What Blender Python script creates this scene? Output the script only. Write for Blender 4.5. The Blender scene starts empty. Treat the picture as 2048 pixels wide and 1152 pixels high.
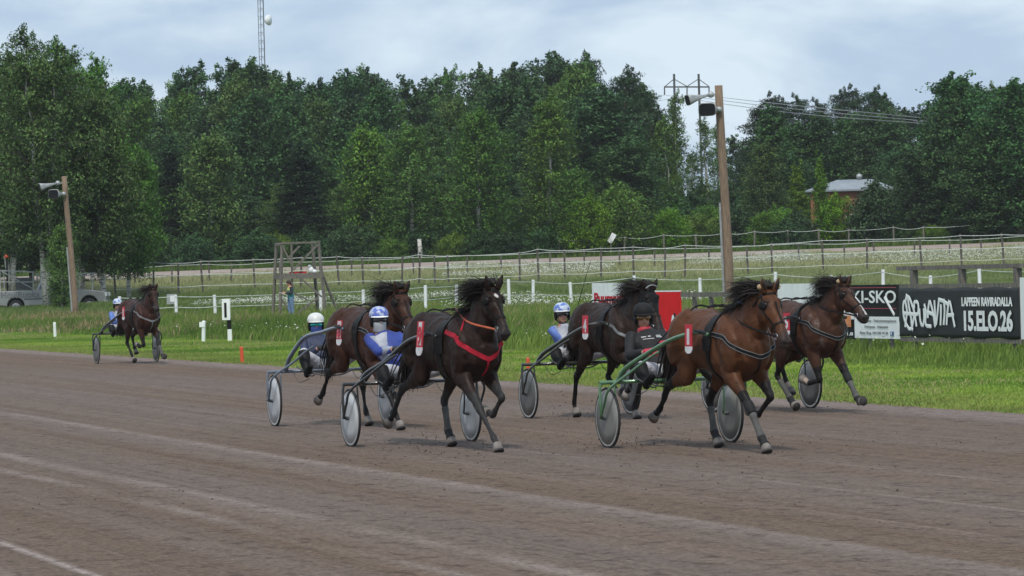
import bpy, math, random
import numpy as np
from mathutils import Vector, Matrix
from mathutils.bvhtree import BVHTree

random.seed(7)
rng = np.random.default_rng(7)
scene = bpy.context.scene
COL = scene.collection
R = math.radians
CAM_H = 1.95

# ------------------------------------------------------------------ camera
cam_data = bpy.data.cameras.new("camera")
cam_data.lens = 7500.0 / 2048.0 * 36.0
cam_data.sensor_width = 36.0
cam_data.clip_start = 0.5
cam_data.clip_end = 5000.0
cam = bpy.data.objects.new("camera", cam_data)
COL.objects.link(cam)
cam.matrix_world = (Matrix.Translation((0, 0, CAM_H)) @ Matrix.Rotation(R(90) - 33.0 / 7500.0, 4, 'X')
                    @ Matrix.Rotation(R(-1.5), 4, 'Z'))
scene.camera = cam

# ------------------------------------------------------------------ sky: overcast, thin patches of blue
SUN_EL, SUN_AZ = R(55), R(185)
world = bpy.data.worlds.new("World")
scene.world = world
world.use_nodes = True
wn, wl = world.node_tree.nodes, world.node_tree.links
wn.clear()
w_out = wn.new("ShaderNodeOutputWorld")
w_bg = wn.new("ShaderNodeBackground")
w_bg.inputs['Strength'].default_value = 0.092
w_sky = wn.new("ShaderNodeTexSky")
w_sky.sky_type = 'NISHITA'
w_sky.sun_disc = False
w_sky.sun_elevation = SUN_EL
w_sky.sun_rotation = SUN_AZ
w_tc = wn.new("ShaderNodeTexCoord")
w_map = wn.new("ShaderNodeMapping")
w_map.inputs['Scale'].default_value = (5.0, 5.0, 13.0)
w_map.inputs['Location'].default_value = (2.3, 0.4, 0.9)
w_noise = wn.new("ShaderNodeTexNoise")
w_noise.inputs['Scale'].default_value = 2.4
w_noise.inputs['Detail'].default_value = 5.0
w_noise.inputs['Roughness'].default_value = 0.55
w_noise.inputs['Distortion'].default_value = 0.4
w_ramp = wn.new("ShaderNodeValToRGB")
w_ramp.color_ramp.elements[0].position = 0.40
w_ramp.color_ramp.elements[0].color = (4.8, 6.2, 8.0, 1)
w_ramp.color_ramp.elements[1].position = 0.60
w_ramp.color_ramp.elements[1].color = (7.4, 8.7, 9.8, 1)
w_mix = wn.new("ShaderNodeMix")
w_mix.data_type = 'RGBA'
w_mix.inputs[0].default_value = 0.94
wl.new(w_tc.outputs['Generated'], w_map.inputs['Vector'])
wl.new(w_map.outputs['Vector'], w_noise.inputs['Vector'])
wl.new(w_noise.outputs['Fac'], w_ramp.inputs['Fac'])
wl.new(w_sky.outputs['Color'], w_mix.inputs[6])
wl.new(w_ramp.outputs['Color'], w_mix.inputs[7])
wl.new(w_mix.outputs[2], w_bg.inputs['Color'])
wl.new(w_bg.outputs['Background'], w_out.inputs['Surface'])

sun_data = bpy.data.lights.new("sun", 'SUN')
sun_data.energy = 2.3
sun_data.angle = R(6)
sun_data.color = (1.0, 0.94, 0.84)
sun = bpy.data.objects.new("sun", sun_data)
COL.objects.link(sun)
# high, almost straight behind the camera
sun.rotation_euler = (R(90) - SUN_EL, 0, R(-8))

scene.view_settings.view_transform = 'Standard'
scene.view_settings.look = 'None'
scene.view_settings.exposure = 0.14
scene.view_settings.gamma = 1.0
scene.cycles.max_bounces = 6
scene.cycles.transparent_max_bounces = 8

# ------------------------------------------------------------------ helpers
def tag(o, label=None, cat=None, group=None, kind=None):
    if label: o['label'] = label
    if cat: o['category'] = cat
    if group: o['group'] = group
    if kind: o['kind'] = kind
    return o

def empty(name, loc=(0, 0, 0), rz=0.0, label=None, cat=None, group=None):
    o = bpy.data.objects.new(name, None)
    o.empty_display_size = 0.2
    o.location = loc
    o.rotation_euler = (0, 0, rz)
    COL.objects.link(o)
    return tag(o, label, cat, group)

def copy_tree(o, parent=None):
    c = o.copy()
    COL.objects.link(c)
    if parent is not None: c.parent = parent
    for ch in list(o.children): copy_tree(ch, c)
    return c

_mats = {}
def mat(name, col, rough=0.6, col2=None, scale=8.0, bump=0.0, bscale=None, metal=0.0, detail=4.0, spec=0.5,
        lo=0.35, hi=0.65, coat=0.0, sheen=0.0, stretch=None, attr=None, transl=0.0, alpha=1.0):
    if name in _mats: return _mats[name]
    m = bpy.data.materials.new(name)
    m.use_nodes = True
    nt = m.node_tree; N, L = nt.nodes, nt.links
    b = N['Principled BSDF']
    b.inputs['Roughness'].default_value = rough
    b.inputs['Metallic'].default_value = metal
    b.inputs['Specular IOR Level'].default_value = spec
    b.inputs['Coat Weight'].default_value = coat
    b.inputs['Sheen Weight'].default_value = sheen
    b.inputs['Alpha'].default_value = alpha
    col = tuple(col) + (1,)
    tc = N.new('ShaderNodeTexCoord')
    vec = tc.outputs['Object']
    if stretch:
        mp = N.new('ShaderNodeMapping'); mp.inputs['Scale'].default_value = stretch
        L.new(vec, mp.inputs['Vector']); vec = mp.outputs['Vector']
    if col2 is None: col2 = tuple(c * 0.72 for c in col[:3])
    ns = N.new('ShaderNodeTexNoise'); ns.inputs['Scale'].default_value = scale
    ns.inputs['Detail'].default_value = detail
    L.new(vec, ns.inputs['Vector'])
    rp = N.new('ShaderNodeMapRange')
    rp.inputs['From Min'].default_value = lo; rp.inputs['From Max'].default_value = hi
    L.new(ns.outputs['Fac'], rp.inputs['Value'])
    mx = N.new('ShaderNodeMix'); mx.data_type = 'RGBA'
    L.new(rp.outputs['Result'], mx.inputs[0])
    mx.inputs[6].default_value = tuple(col2[:3]) + (1,)
    mx.inputs[7].default_value = col
    colour = mx.outputs[2]
    if attr:
        at = N.new('ShaderNodeAttribute'); at.attribute_name = attr
        mu = N.new('ShaderNodeMix'); mu.data_type = 'RGBA'; mu.blend_type = 'MULTIPLY'
        mu.inputs[0].default_value = 1.0
        L.new(colour, mu.inputs[6]); L.new(at.outputs['Color'], mu.inputs[7])
        colour = mu.outputs[2]
    L.new(colour, b.inputs['Base Color'])
    if bump:
        n2 = N.new('ShaderNodeTexNoise'); n2.inputs['Scale'].default_value = bscale or scale * 4
        n2.inputs['Detail'].default_value = 5
        L.new(vec, n2.inputs['Vector'])
        bp = N.new('ShaderNodeBump'); bp.inputs['Strength'].default_value = 1.0
        bp.inputs['Distance'].default_value = bump
        L.new(n2.outputs['Fac'], bp.inputs['Height']); L.new(bp.outputs['Normal'], b.inputs['Normal'])
    if transl:
        tr = N.new('ShaderNodeBsdfTranslucent'); L.new(colour, tr.inputs['Color'])
        ms = N.new('ShaderNodeMixShader'); ms.inputs[0].default_value = transl
        L.new(b.outputs[0], ms.inputs[1]); L.new(tr.outputs[0], ms.inputs[2])
        L.new(ms.outputs[0], N['Material Output'].inputs['Surface'])
    _mats[name] = m
    return m

def unit(v):
    v = np.asarray(v, float); n = np.linalg.norm(v)
    return v / n if n > 1e-9 else v

def cr(rows, n):
    """Catmull-Rom through rows (k x m); n samples per span."""
    P = np.asarray(rows, float); k = len(P); out = []
    for i in range(k - 1):
        p0 = P[i - 1] if i > 0 else 2 * P[0] - P[1]
        p1, p2 = P[i], P[i + 1]
        p3 = P[i + 2] if i + 2 < k else 2 * P[-1] - P[-2]
        for j in range(n):
            t = j / n
            out.append(0.5 * ((2 * p1) + (-p0 + p2) * t + (2 * p0 - 5 * p1 + 4 * p2 - p3) * t * t
                              + (-p0 + 3 * p1 - 3 * p2 + p3) * t ** 3))
    out.append(P[-1])
    return np.array(out)

class MB:
    def __init__(s): s.v = []; s.f = []; s.m = []; s.n = 0
    def add(s, vs, fs, mi=0):
        s.v.extend([tuple(map(float, p)) for p in vs])
        s.f.extend([tuple(int(i) + s.n for i in f) for f in fs]); s.m.extend([mi] * len(fs)); s.n += len(vs)
        return s
    def box(s, c, size, rz=0.0, mi=0, M=None):
        hx, hy, hz = [a / 2 for a in size]
        vs = [Vector((x, y, z)) for x in (-hx, hx) for y in (-hy, hy) for z in (-hz, hz)]
        if M is None: M = Matrix.Rotation(rz, 3, 'Z')
        vs = [tuple(M @ v + Vector(c)) for v in vs]
        return s.add(vs, [(0, 1, 3, 2), (4, 6, 7, 5), (0, 4, 5, 1), (2, 3, 7, 6), (0, 2, 6, 4), (1, 5, 7, 3)], mi)
    def beam(s, a, b, w, h, mi=0, up=(0, 0, 1)):
        a, b = np.array(a, float), np.array(b, float)
        t = unit(b - a); u = np.cross(t, up)
        if np.linalg.norm(u) < 1e-4: u = np.cross(t, (1, 0, 0))
        u = unit(u); v = unit(np.cross(u, t))
        vs = [p + u * i * w / 2 + v * j * h / 2 for p in (a, b) for i, j in ((-1, -1), (1, -1), (1, 1), (-1, 1))]
        return s.add(vs, [(0, 3, 2, 1), (4, 5, 6, 7), (0, 1, 5, 4), (1, 2, 6, 5), (2, 3, 7, 6), (3, 0, 4, 7)], mi)
    def loft(s, rows, side=(0, 1, 0), seg=16, mi=0, p=1.0, cap=True):
        """rows: x y z ru rv ; ru along `side`, rv across it."""
        Rw = np.asarray(rows, float); C = Rw[:, :3]; k = len(C)
        T = np.gradient(C, axis=0); vs = []
        a = np.linspace(0, 2 * math.pi, seg, endpoint=False)
        ca, sa = np.cos(a), np.sin(a)
        ca = np.sign(ca) * np.abs(ca) ** p; sa = np.sign(sa) * np.abs(sa) ** p
        sd = np.array(side, float)
        for i in range(k):
            t = unit(T[i]); u = sd - t * np.dot(sd, t)
            if np.linalg.norm(u) < 1e-3: u = np.cross(t, (1, 0, 0.2))
            u = unit(u); v = np.cross(t, u)
            for j in range(seg):
                vs.append(C[i] + u * ca[j] * Rw[i, 3] + v * sa[j] * Rw[i, 4])
        fs = []
        for i in range(k - 1):
            for j in range(seg):
                j2 = (j + 1) % seg
                fs.append((i * seg + j, i * seg + j2, (i + 1) * seg + j2, (i + 1) * seg + j))
        if cap:
            fs.append(tuple(range(seg - 1, -1, -1))); fs.append(tuple((k - 1) * seg + j for j in range(seg)))
        return s.add(vs, fs, mi)
    def tube(s, pts, r, seg=8, mi=0, side=(0.13, 0.99, 0.05), cap=True):
        pts = np.asarray(pts, float)
        rr = np.full(len(pts), r, float) if np.isscalar(r) else np.asarray(r, float)
        return s.loft(np.column_stack([pts, rr, rr]), side, seg, mi, cap=cap)
    def ball(s, c, r, seg=14, rings=9, mi=0, M=None):
        r = np.array([r, r, r] if np.isscalar(r) else r, float); vs = []; fs = []
        for i in range(1, rings):
            th = math.pi * i / rings
            for j in range(seg):
                ph = 2 * math.pi * j / seg
                vs.append(np.array([math.sin(th) * math.cos(ph), math.sin(th) * math.sin(ph), math.cos(th)]) * r)
        top, bot = len(vs), len(vs) + 1
        vs += [np.array([0, 0, r[2]]), np.array([0, 0, -r[2]])]
        for i in range(rings - 2):
            for j in range(seg):
                j2 = (j + 1) % seg
                fs.append((i * seg + j, (i + 1) * seg + j, (i + 1) * seg + j2, i * seg + j2))
        for j in range(seg):
            j2 = (j + 1) % seg
            fs.append((top, j, j2)); fs.append((bot, (rings - 2) * seg + j2, (rings - 2) * seg + j))
        if M is not None: vs = [np.array(M @ Vector(v)) for v in vs]
        return s.add([v + np.array(c, float) for v in vs], fs, mi)
    def cyl(s, a, b, ra, rb=None, seg=14, mi=0):
        rb = ra if rb is None else rb
        a, b = np.array(a, float), np.array(b, float); t = unit(b - a)
        side = (0, 1, 0) if abs(t[1]) < 0.8 else (1, 0, 0)
        return s.loft([list(a) + [ra, ra], list(b) + [rb, rb]], side, seg, mi)
    def mesh(s, name, mats, smooth=False):
        me = bpy.data.meshes.new(name)
        me.from_pydata(s.v, [], s.f)
        for m in (mats if isinstance(mats, (list, tuple)) else [mats]): me.materials.append(m)
        if any(s.m): me.polygons.foreach_set('material_index', s.m)
        if smooth: me.polygons.foreach_set('use_smooth', [True] * len(s.f))
        me.update()
        return me
    def build(s, name, mats, parent=None, smooth=False, loc=(0, 0, 0), rz=0.0):
        o = bpy.data.objects.new(name, s.mesh(name, mats, smooth))
        o.location = loc; o.rotation_euler = (0, 0, rz)
        COL.objects.link(o)
        if parent is not None: o.parent = parent
        return o

def big_mesh(name, V, Q, material, colors=None, parent=None, tri=False):
    """fast mesh: V (n,3), Q (k,4|3); colors (n,3) per vertex -> attribute Col"""
    me = bpy.data.meshes.new(name)
    V = np.ascontiguousarray(V, np.float32); Q = np.ascontiguousarray(Q, np.int32)
    k, w = Q.shape
    me.vertices.add(len(V)); me.vertices.foreach_set('co', V.ravel())
    me.loops.add(k * w); me.loops.foreach_set('vertex_index', Q.ravel())
    me.polygons.add(k); me.polygons.foreach_set('loop_start', np.arange(0, k * w, w, dtype=np.int32))
    me.update(calc_edges=True)
    me.validate()
    if colors is not None:
        ca = me.color_attributes.new('Col', 'FLOAT_COLOR', 'POINT')
        c4 = np.ones((len(V), 4), np.float32); c4[:, :3] = colors
        ca.data.foreach_set('color', c4.ravel())
    me.materials.append(material)
    o = bpy.data.objects.new(name, me); COL.objects.link(o)
    if parent is not None: o.parent = parent
    return o

def fuse(mb, name, mats, parent=None, voxel=0.014, smooth=4, fac=0.6):
    """melts overlapping closed shapes into one continuous surface"""
    tmp = bpy.data.objects.new("tmp", mb.mesh("tmp", [])); COL.objects.link(tmp)
    md = tmp.modifiers.new("r", 'REMESH'); md.mode = 'VOXEL'; md.voxel_size = voxel; md.adaptivity = 0.0
    ms = tmp.modifiers.new("s", 'SMOOTH'); ms.factor = fac; ms.iterations = smooth
    dg = bpy.context.evaluated_depsgraph_get()
    me = bpy.data.meshes.new_from_object(tmp.evaluated_get(dg))
    bpy.data.objects.remove(tmp, do_unlink=True)
    me.name = name
    me.materials.clear()
    for m in (mats if isinstance(mats, (list, tuple)) else [mats]): me.materials.append(m)
    me.polygons.foreach_set('use_smooth', [True] * len(me.polygons))
    o = bpy.data.objects.new(name, me); COL.objects.link(o)
    if parent is not None: o.parent = parent
    return o

def verts_of(me):
    a = np.empty(len(me.vertices) * 3, np.float32); me.vertices.foreach_get('co', a)
    return a.reshape(-1, 3)

def set_col(me, c):
    ca = me.color_attributes.new('Col', 'FLOAT_COLOR', 'POINT')
    c4 = np.ones((len(me.vertices), 4), np.float32); c4[:, :3] = c
    ca.data.foreach_set('color', c4.ravel())

def bvh_of(o):
    me = o.data
    return BVHTree.FromPolygons([v.co.copy() for v in me.vertices], [tuple(p.vertices) for p in me.polygons])

def outer(bvh, o, d, far=1.2, off=0.004):
    """outermost point of the body seen from o in direction d"""
    o = Vector(o); d = Vector(d).normalized()
    hit, nrm, _, _ = bvh.ray_cast(o + d * far, -d, far)
    if hit is None: return None
    if nrm.dot(d) < 0: nrm = -nrm
    return np.array(hit + nrm * off), np.array(nrm)

def strap(mb, pts, nrms, w, th=0.004, mi=0, closed=False):
    P = np.array(pts); Nn = np.array(nrms); k = len(P)
    T = (np.roll(P, -1, 0) - np.roll(P, 1, 0)) if closed else np.gradient(P, axis=0)
    vs = []
    for i in range(k):
        t = unit(T[i]); n = unit(Nn[i]); b = unit(np.cross(t, n))
        for du, dn in ((-1, 0), (1, 0), (1, 1), (-1, 1)): vs.append(P[i] + b * du * w / 2 + n * dn * th)
    fs = []
    for i in range(k if closed else k - 1):
        a, b2 = i * 4, ((i + 1) % k) * 4
        for j in range(4): fs.append((a + j, a + (j + 1) % 4, b2 + (j + 1) % 4, b2 + j))
    if not closed: fs += [(3, 2, 1, 0), tuple((k - 1) * 4 + j for j in range(4))]
    mb.add(vs, fs, mi)

def wrap(mb, bvh, os_, ds, w, th=0.004, off=0.004, mi=0, closed=False, far=1.2):
    P, Nn = [], []
    for o, d in zip(os_, ds):
        h = outer(bvh, o, d, far, off)
        if h is not None: P.append(h[0]); Nn.append(h[1])
    if len(P) > 2:
        if not closed:
            Q = cr(P, 3); N2 = cr(Nn, 3)
        else: Q, N2 = P, Nn
        strap(mb, Q, N2, w, th, mi, closed)
    return P

def text_geo(body, size=1.0, bold=0.0, extr=0.002, sx=1.0, space=1.0):
    """letters as flat solid geometry in the xz plane, origin at the left of the baseline"""
    cu = bpy.data.curves.new("t", 'FONT'); cu.body = body; cu.size = size; cu.offset = bold; cu.extrude = extr
    cu.space_character = space; cu.resolution_u = 3
    ob = bpy.data.objects.new("t", cu); COL.objects.link(ob)
    dg = bpy.context.evaluated_depsgraph_get()
    me = bpy.data.meshes.new_from_object(ob.evaluated_get(dg))
    V = verts_of(me).copy(); F = [tuple(p.vertices) for p in me.polygons]
    bpy.data.objects.remove(ob, do_unlink=True); bpy.data.meshes.remove(me); bpy.data.curves.remove(cu)
    if len(V): V[:, 0] -= V[:, 0].min()
    return np.column_stack([V[:, 0] * sx, -V[:, 2], V[:, 1]]), F

def fit_text(body, w, h, bold=0.0, extr=0.003):
    V, F = text_geo(body, 1.0, bold, extr)
    V[:, 0] *= w / max(V[:, 0].max(), 1e-6)
    V[:, 2] -= V[:, 2].min(); V[:, 2] *= h / V[:, 2].max()
    return V, F

# ------------------------------------------------------------------ ground plan
TA = R(18.0)                                   # the home straight runs at this angle to the line of sight
ES = np.array([math.sin(TA), -math.cos(TA)])   # along the track, towards the finish
EN = np.array([math.cos(TA), math.sin(TA)])    # across it, away from the camera
def sn(s, n): return ES * s + EN * n
def heading_rz(h): return h - math.pi / 2
def sstep(a, b, x):
    t = np.clip((np.asarray(x, float) - a) / (b - a), 0, 1); return t * t * (3 - 2 * t)
_TY = [-100, 150, 168, 180, 200, 215, 230, 246, 300, 400, 600, 900]
_TZ = [0, 0, 0.03, 0.18, 0.72, 1.45, 2.2, 2.68, 3.4, 5.0, 8.0, 10.0]
def terrain(x, y):
    x = np.asarray(x, float); y = np.asarray(y, float)
    z = np.interp(y, _TY, _TZ)
    lat = np.clip(x / (0.137 * np.maximum(y, 30)), -1.6, 1.6)
    return z + sstep(165, 235, y) * lat * 0.28
TRACK_N = 20.5
STRIP_N = 28.3
BOARD_N = 31.1
# ================================================================== SETTING
def gridmesh(name, xs, ys, zf, material):
    X, Y = np.meshgrid(xs, ys); Z = zf(X, Y)
    V = np.column_stack([X.ravel(), Y.ravel(), Z.ravel()])
    nx, ny = len(xs), len(ys)
    i = np.arange(nx * ny).reshape(ny, nx)
    Q = np.column_stack([i[:-1, :-1].ravel(), i[:-1, 1:].ravel(), i[1:, 1:].ravel(), i[1:, :-1].ravel()])
    o = big_mesh(name, V, Q, material)
    o.data.polygons.foreach_set('use_smooth', [True] * len(Q))
    return tag(o, kind='structure')

def dirt_material():
    m = bpy.data.materials.new("track_dirt"); m.use_nodes = True
    N, L = m.node_tree.nodes, m.node_tree.links
    b = N['Principled BSDF']; b.inputs['Roughness'].default_value = 0.95; b.inputs['Specular IOR Level'].default_value = 0.15
    tc = N.new('ShaderNodeTexCoord')
    rot = N.new('ShaderNodeMapping'); rot.inputs['Rotation'].default_value = (0, 0, -TA)   # x = across, y = along
    L.new(tc.outputs['Object'], rot.inputs['Vector'])
    sep = N.new('ShaderNodeSeparateXYZ'); L.new(rot.outputs['Vector'], sep.inputs[0])
    def noise(sc, scale=1.0, det=4, rough=0.55, dist=0.0):
        mp = N.new('ShaderNodeMapping'); mp.inputs['Scale'].default_value = sc
        L.new(rot.outputs['Vector'], mp.inputs['Vector'])
        n = N.new('ShaderNodeTexNoise'); n.inputs['Scale'].default_value = scale; n.inputs['Detail'].default_value = det
        n.inputs['Roughness'].default_value = rough; n.inputs['Distortion'].default_value = dist
        L.new(mp.outputs['Vector'], n.inputs['Vector']); return n.outputs['Fac']
    def mrange(v, a, b_, c=0.0, d=1.0):
        r = N.new('ShaderNodeMapRange'); r.inputs[1].default_value = a; r.inputs[2].default_value = b_
        r.inputs[3].default_value = c; r.inputs[4].default_value = d; L.new(v, r.inputs[0]); return r.outputs[0]
    def math_(op, a, b_=None):
        n = N.new('ShaderNodeMath'); n.operation = op
        for i, q in enumerate((a, b_)):
            if q is None: continue
            if isinstance(q, (int, float)): n.inputs[i].default_value = q
            else: L.new(q, n.inputs[i])
        return n.outputs[0]
    def mix(f, a, b_, mode='MIX'):
        n = N.new('ShaderNodeMix'); n.data_type = 'RGBA'; n.blend_type = mode
        if isinstance(f, (int, float)): n.inputs[0].default_value = f
        else: L.new(f, n.inputs[0])
        for i, q in ((6, a), (7, b_)):
            if isinstance(q, tuple): n.inputs[i].default_value = q + (1,)
            else: L.new(q, n.inputs[i])
        return n.outputs[2]
    # wide wheel-worn bands along the straight, then finer streaks
    bands = mrange(noise((0.42, 0.012, 1), 1.0, 3), 0.42, 0.60)
    c = mix(bands, (0.140, 0.096, 0.068), (0.152, 0.118, 0.102))
    fine = mrange(noise((3.2, 0.05, 1), 1.0, 4), 0.36, 0.68)
    c = mix(math_('MULTIPLY', fine, 0.5), c, (0.215, 0.162, 0.132))
    fine2 = mrange(noise((9.0, 0.10, 1), 1.0, 3), 0.5, 0.72)
    c = mix(math_('MULTIPLY', fine2, 0.5), c, (0.100, 0.068, 0.052))
    # scraper ridges: thin pale lines with a dusty lee
    wob = math_('MULTIPLY', math_('SUBTRACT', noise((0.03, 0.035, 1), 1.0, 2), 0.5), 0.9)
    nn = math_('ADD', sep.outputs[0], wob)
    brk = mrange(noise((0.6, 0.25, 1), 1.0, 4), 0.35, 0.55)
    for n0, w, amt in ((5.02, 0.075, 1.0), (7.1, 0.14, 0.45), (7.75, 0.18, 0.5), (10.15, 0.14, 0.5), (10.05, 0.30, 0.22),
                       (12.6, 0.05, 0.30), (14.2, 0.06, 0.25), (11.3, 0.05, 0.25), (4.4, 0.4, 0.2)):
        d = math_('ABSOLUTE', math_('SUBTRACT', nn, n0))
        k = math_('MULTIPLY', mrange(d, 0.0, w, 1.0, 0.0), amt)
        if n0 not in (5.02,): k = math_('MULTIPLY', k, brk)
        c = mix(k, c, (0.33, 0.275, 0.25))
    # lilac-grey area near the camera side of the middle ridge
    g = math_('MULTIPLY', mrange(nn, 9.3, 10.1, 0.0, 1.0), mrange(nn, 10.1, 10.25, 1.0, 0.0))
    c = mix(math_('MULTIPLY', g, 0.3), c, (0.205, 0.172, 0.158))
    # gravel shoulder beside the grass with a dark groove
    sh = mrange(nn, 19.2, 19.7)
    c = mix(math_('MULTIPLY', sh, 0.6), c, (0.25, 0.20, 0.18))
    gr = mrange(math_('ABSOLUTE', math_('SUBTRACT', nn, 19.0)), 0.0, 0.12, 0.6, 0.0)
    c = mix(gr, c, (0.12, 0.085, 0.07))
    # hoof scuffs: short dark marks, and grain
    scf = mrange(noise((4.2, 3.0, 1), 1.0, 7, 0.72), 0.52, 0.64)
    c = mix(math_('MULTIPLY', scf, 0.75), c, (0.066, 0.043, 0.034))
    scl = mrange(noise((6.2, 4.0, 1), 1.3, 6, 0.7), 0.56, 0.70)
    c = mix(math_('MULTIPLY', scl, 0.45), c, (0.27, 0.205, 0.165))
    grain = mrange(noise((20, 13, 1), 1.0, 6, 0.8), 0.34, 0.66, 0.52, 1.5)
    cg = N.new('ShaderNodeCombineXYZ')
    for i in range(3): L.new(grain, cg.inputs[i])
    c = mix(1.0, c, cg.outputs[0], 'MULTIPLY')
    L.new(c, b.inputs['Base Color'])
    bp = N.new('ShaderNodeBump'); bp.inputs['Distance'].default_value = 0.07; bp.inputs['Strength'].default_value = 1.0
    h = math_('ADD', noise((7, 4, 1), 1.0, 6, 0.7), math_('MULTIPLY', noise((2.5, 0.12, 1), 1.0, 3), 0.7))
    L.new(h, bp.inputs['Height']); L.new(bp.outputs['Normal'], b.inputs['Normal'])
    return m

M_soil = mat("meadow_soil", (0.085, 0.13, 0.03), 0.95, (0.10, 0.105, 0.04), 0.6, bump=0.03, bscale=5, spec=0.1)
M_mown = mat("mown_turf", (0.18, 0.27, 0.045), 0.95, (0.11, 0.19, 0.03), 1.4, bump=0.02, bscale=12, spec=0.1)
M_far = mat("training_track_gravel", (0.36, 0.30, 0.27), 0.95, (0.28, 0.22, 0.19), 0.5, spec=0.1)
M_dirt = dirt_material()

ys = np.concatenate([np.arange(-30, 140, 6), np.arange(140, 262, 1.5), np.arange(262, 420, 8), np.arange(420, 901, 40)])
xs = np.concatenate([np.arange(-300, -60, 15), np.arange(-60, 61, 2.5), np.arange(75, 301, 15)])
gridmesh("ground", xs, ys, terrain, M_soil)

def band(name, n0, n1, z, m, s0=-260, s1=40, wob=0.0):
    S = np.arange(s0, s1 + 0.1, 1.0); V = []
    for i, s in enumerate(S):
        w = wob * (0.5 * math.sin(s * 0.9) + 0.3 * math.sin(s * 2.3 + 1) + 0.3 * math.sin(s * 5.1))
        for n in (n0, n1 + w):
            p = sn(s, n); V.append((p[0], p[1], z))
    k = len(S); i = np.arange(k - 1) * 2
    o = big_mesh(name, np.array(V), np.column_stack([i, i + 1, i + 3, i + 2]), m)
    return tag(o, kind='structure')
# race track, then the mown verge (as long as the level ground lasts)
band("grass_verge", TRACK_N - 0.6, STRIP_N, 0.004, M_mown, -150, 60)
band("race_track", -30, TRACK_N, 0.012, M_dirt, -150, 60, 0.22)
# the training track beyond the meadow, on the rise
fx = np.arange(-70, 71, 2.5)
V = []
for x in fx:
    for y in (229.0 + 0.02 * x, 235.0, 241.0, 247.0 + 0.02 * x): V.append((x, y, float(terrain(x, y)) + 0.05))
V = np.array(V); k = len(fx); Q = []
for i in range(k - 1):
    for j in range(3): Q.append((i * 4 + j, (i + 1) * 4 + j, (i + 1) * 4 + j + 1, i * 4 + j + 1))
tag(big_mesh("training_track", V, np.array(Q), M_far), kind='structure')

# ------------------------------------------------------------------ grass
M_blade = mat("grass_blades", (1, 1, 1), 0.7, (0.85, 0.85, 0.85), 3.0, attr='Col', transl=0.35, spec=0.25)
M_flower = mat("daisy_petals", (0.60, 0.61, 0.54), 0.7, (0.48, 0.50, 0.40), 3.0)

def in_view(x, y, pad=0.02): return np.abs(x) < y * (0.1366 + pad) + 2.5

def value_noise(x, y, s, seed):
    r = np.random.default_rng(seed); G = r.random((64, 64))
    u, v = (x / s) % 63, (y / s) % 63
    i, j = u.astype(int), v.astype(int); fu, fv = u - i, v - j
    fu = fu * fu * (3 - 2 * fu); fv = fv * fv * (3 - 2 * fv)
    return (G[i, j] * (1 - fu) * (1 - fv) + G[(i + 1) % 64, j] * fu * (1 - fv)
            + G[i, (j + 1) % 64] * (1 - fu) * fv + G[(i + 1) % 64, (j + 1) % 64] * fu * fv)

def blades(name, x, y, h, w, lean, cols, label=None):
    n = len(x); z0 = terrain(x, y)
    ang = rng.random(n) * 2 * math.pi; dx, dy = np.cos(ang) * w / 2, np.sin(ang) * w / 2
    la = rng.random(n) * 2 * math.pi; lx = np.cos(la) * lean * h + 0.12 * h; ly = np.sin(la) * lean * h
    V = np.empty((n, 5, 3), np.float32)
    V[:, 0] = np.column_stack([x - dx, y - dy, z0 - 0.02]); V[:, 1] = np.column_stack([x + dx, y + dy, z0 - 0.02])
    mx_, my_ = x + lx * 0.35, y + ly * 0.35
    V[:, 2] = np.column_stack([mx_ + dx * 0.8, my_ + dy * 0.8, z0 + h * 0.6])
    V[:, 3] = np.column_stack([mx_ - dx * 0.8, my_ - dy * 0.8, z0 + h * 0.6])
    V[:, 4] = np.column_stack([x + lx, y + ly, z0 + h])
    b = (np.arange(n) * 5)[:, None]
    T = np.concatenate([b + [0, 1, 2], b + [0, 2, 3], b + [3, 2, 4]])
    C = np.repeat(cols, 5, axis=0)
    o = big_mesh(name, V.reshape(-1, 3), T, M_blade, C)
    return tag(o, label, 'grass', kind='stuff')

def lerp3(a, b, t): return np.array(a)[None] * (1 - t[:, None]) + np.array(b)[None] * t[:, None]

# short turf on the verge
n = 170000
s = -150 + 108 * rng.random(n) ** 0.75 ; nn = TRACK_N - 0.15 + (STRIP_N - TRACK_N + 0.3) * rng.random(n)
P = ES[None] * s[:, None] + EN[None] * nn[:, None]; x, y = P[:, 0], P[:, 1]
k = in_view(x, y); x, y, nn = x[k], y[k], nn[k]
t = value_noise(x, y, 1.7, 1) * 0.6 + value_noise(x, y, 6, 2) * 0.4
edge = np.clip(1.35 - (nn - TRACK_N) / 2.2 + (value_noise(x, y, 1.1, 31) - .5) * .9, 0, 1)
c = lerp3((0.125, 0.235, 0.030), (0.34, 0.44, 0.080), np.clip(t * 1.8 - .4, 0, 1))
kk = (value_noise(x, y, 2.6, 41) > .66)[:, None] & (rng.random((len(x), 1)) < .35)
c = np.where(kk, np.array([0.40, 0.36, 0.16])[None], c)
c = c * (1 - 0.55 * edge[:, None]) + np.array([0.27, 0.25, 0.10])[None] * 0.55 * edge[:, None]
blades("mown_grass", x, y, 0.02 + 0.035 * rng.random(len(x)), 0.022, 0.5, c * (0.8 + 0.4 * rng.random((len(x), 1))),
       'short bright green turf beside the race track')

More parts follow.
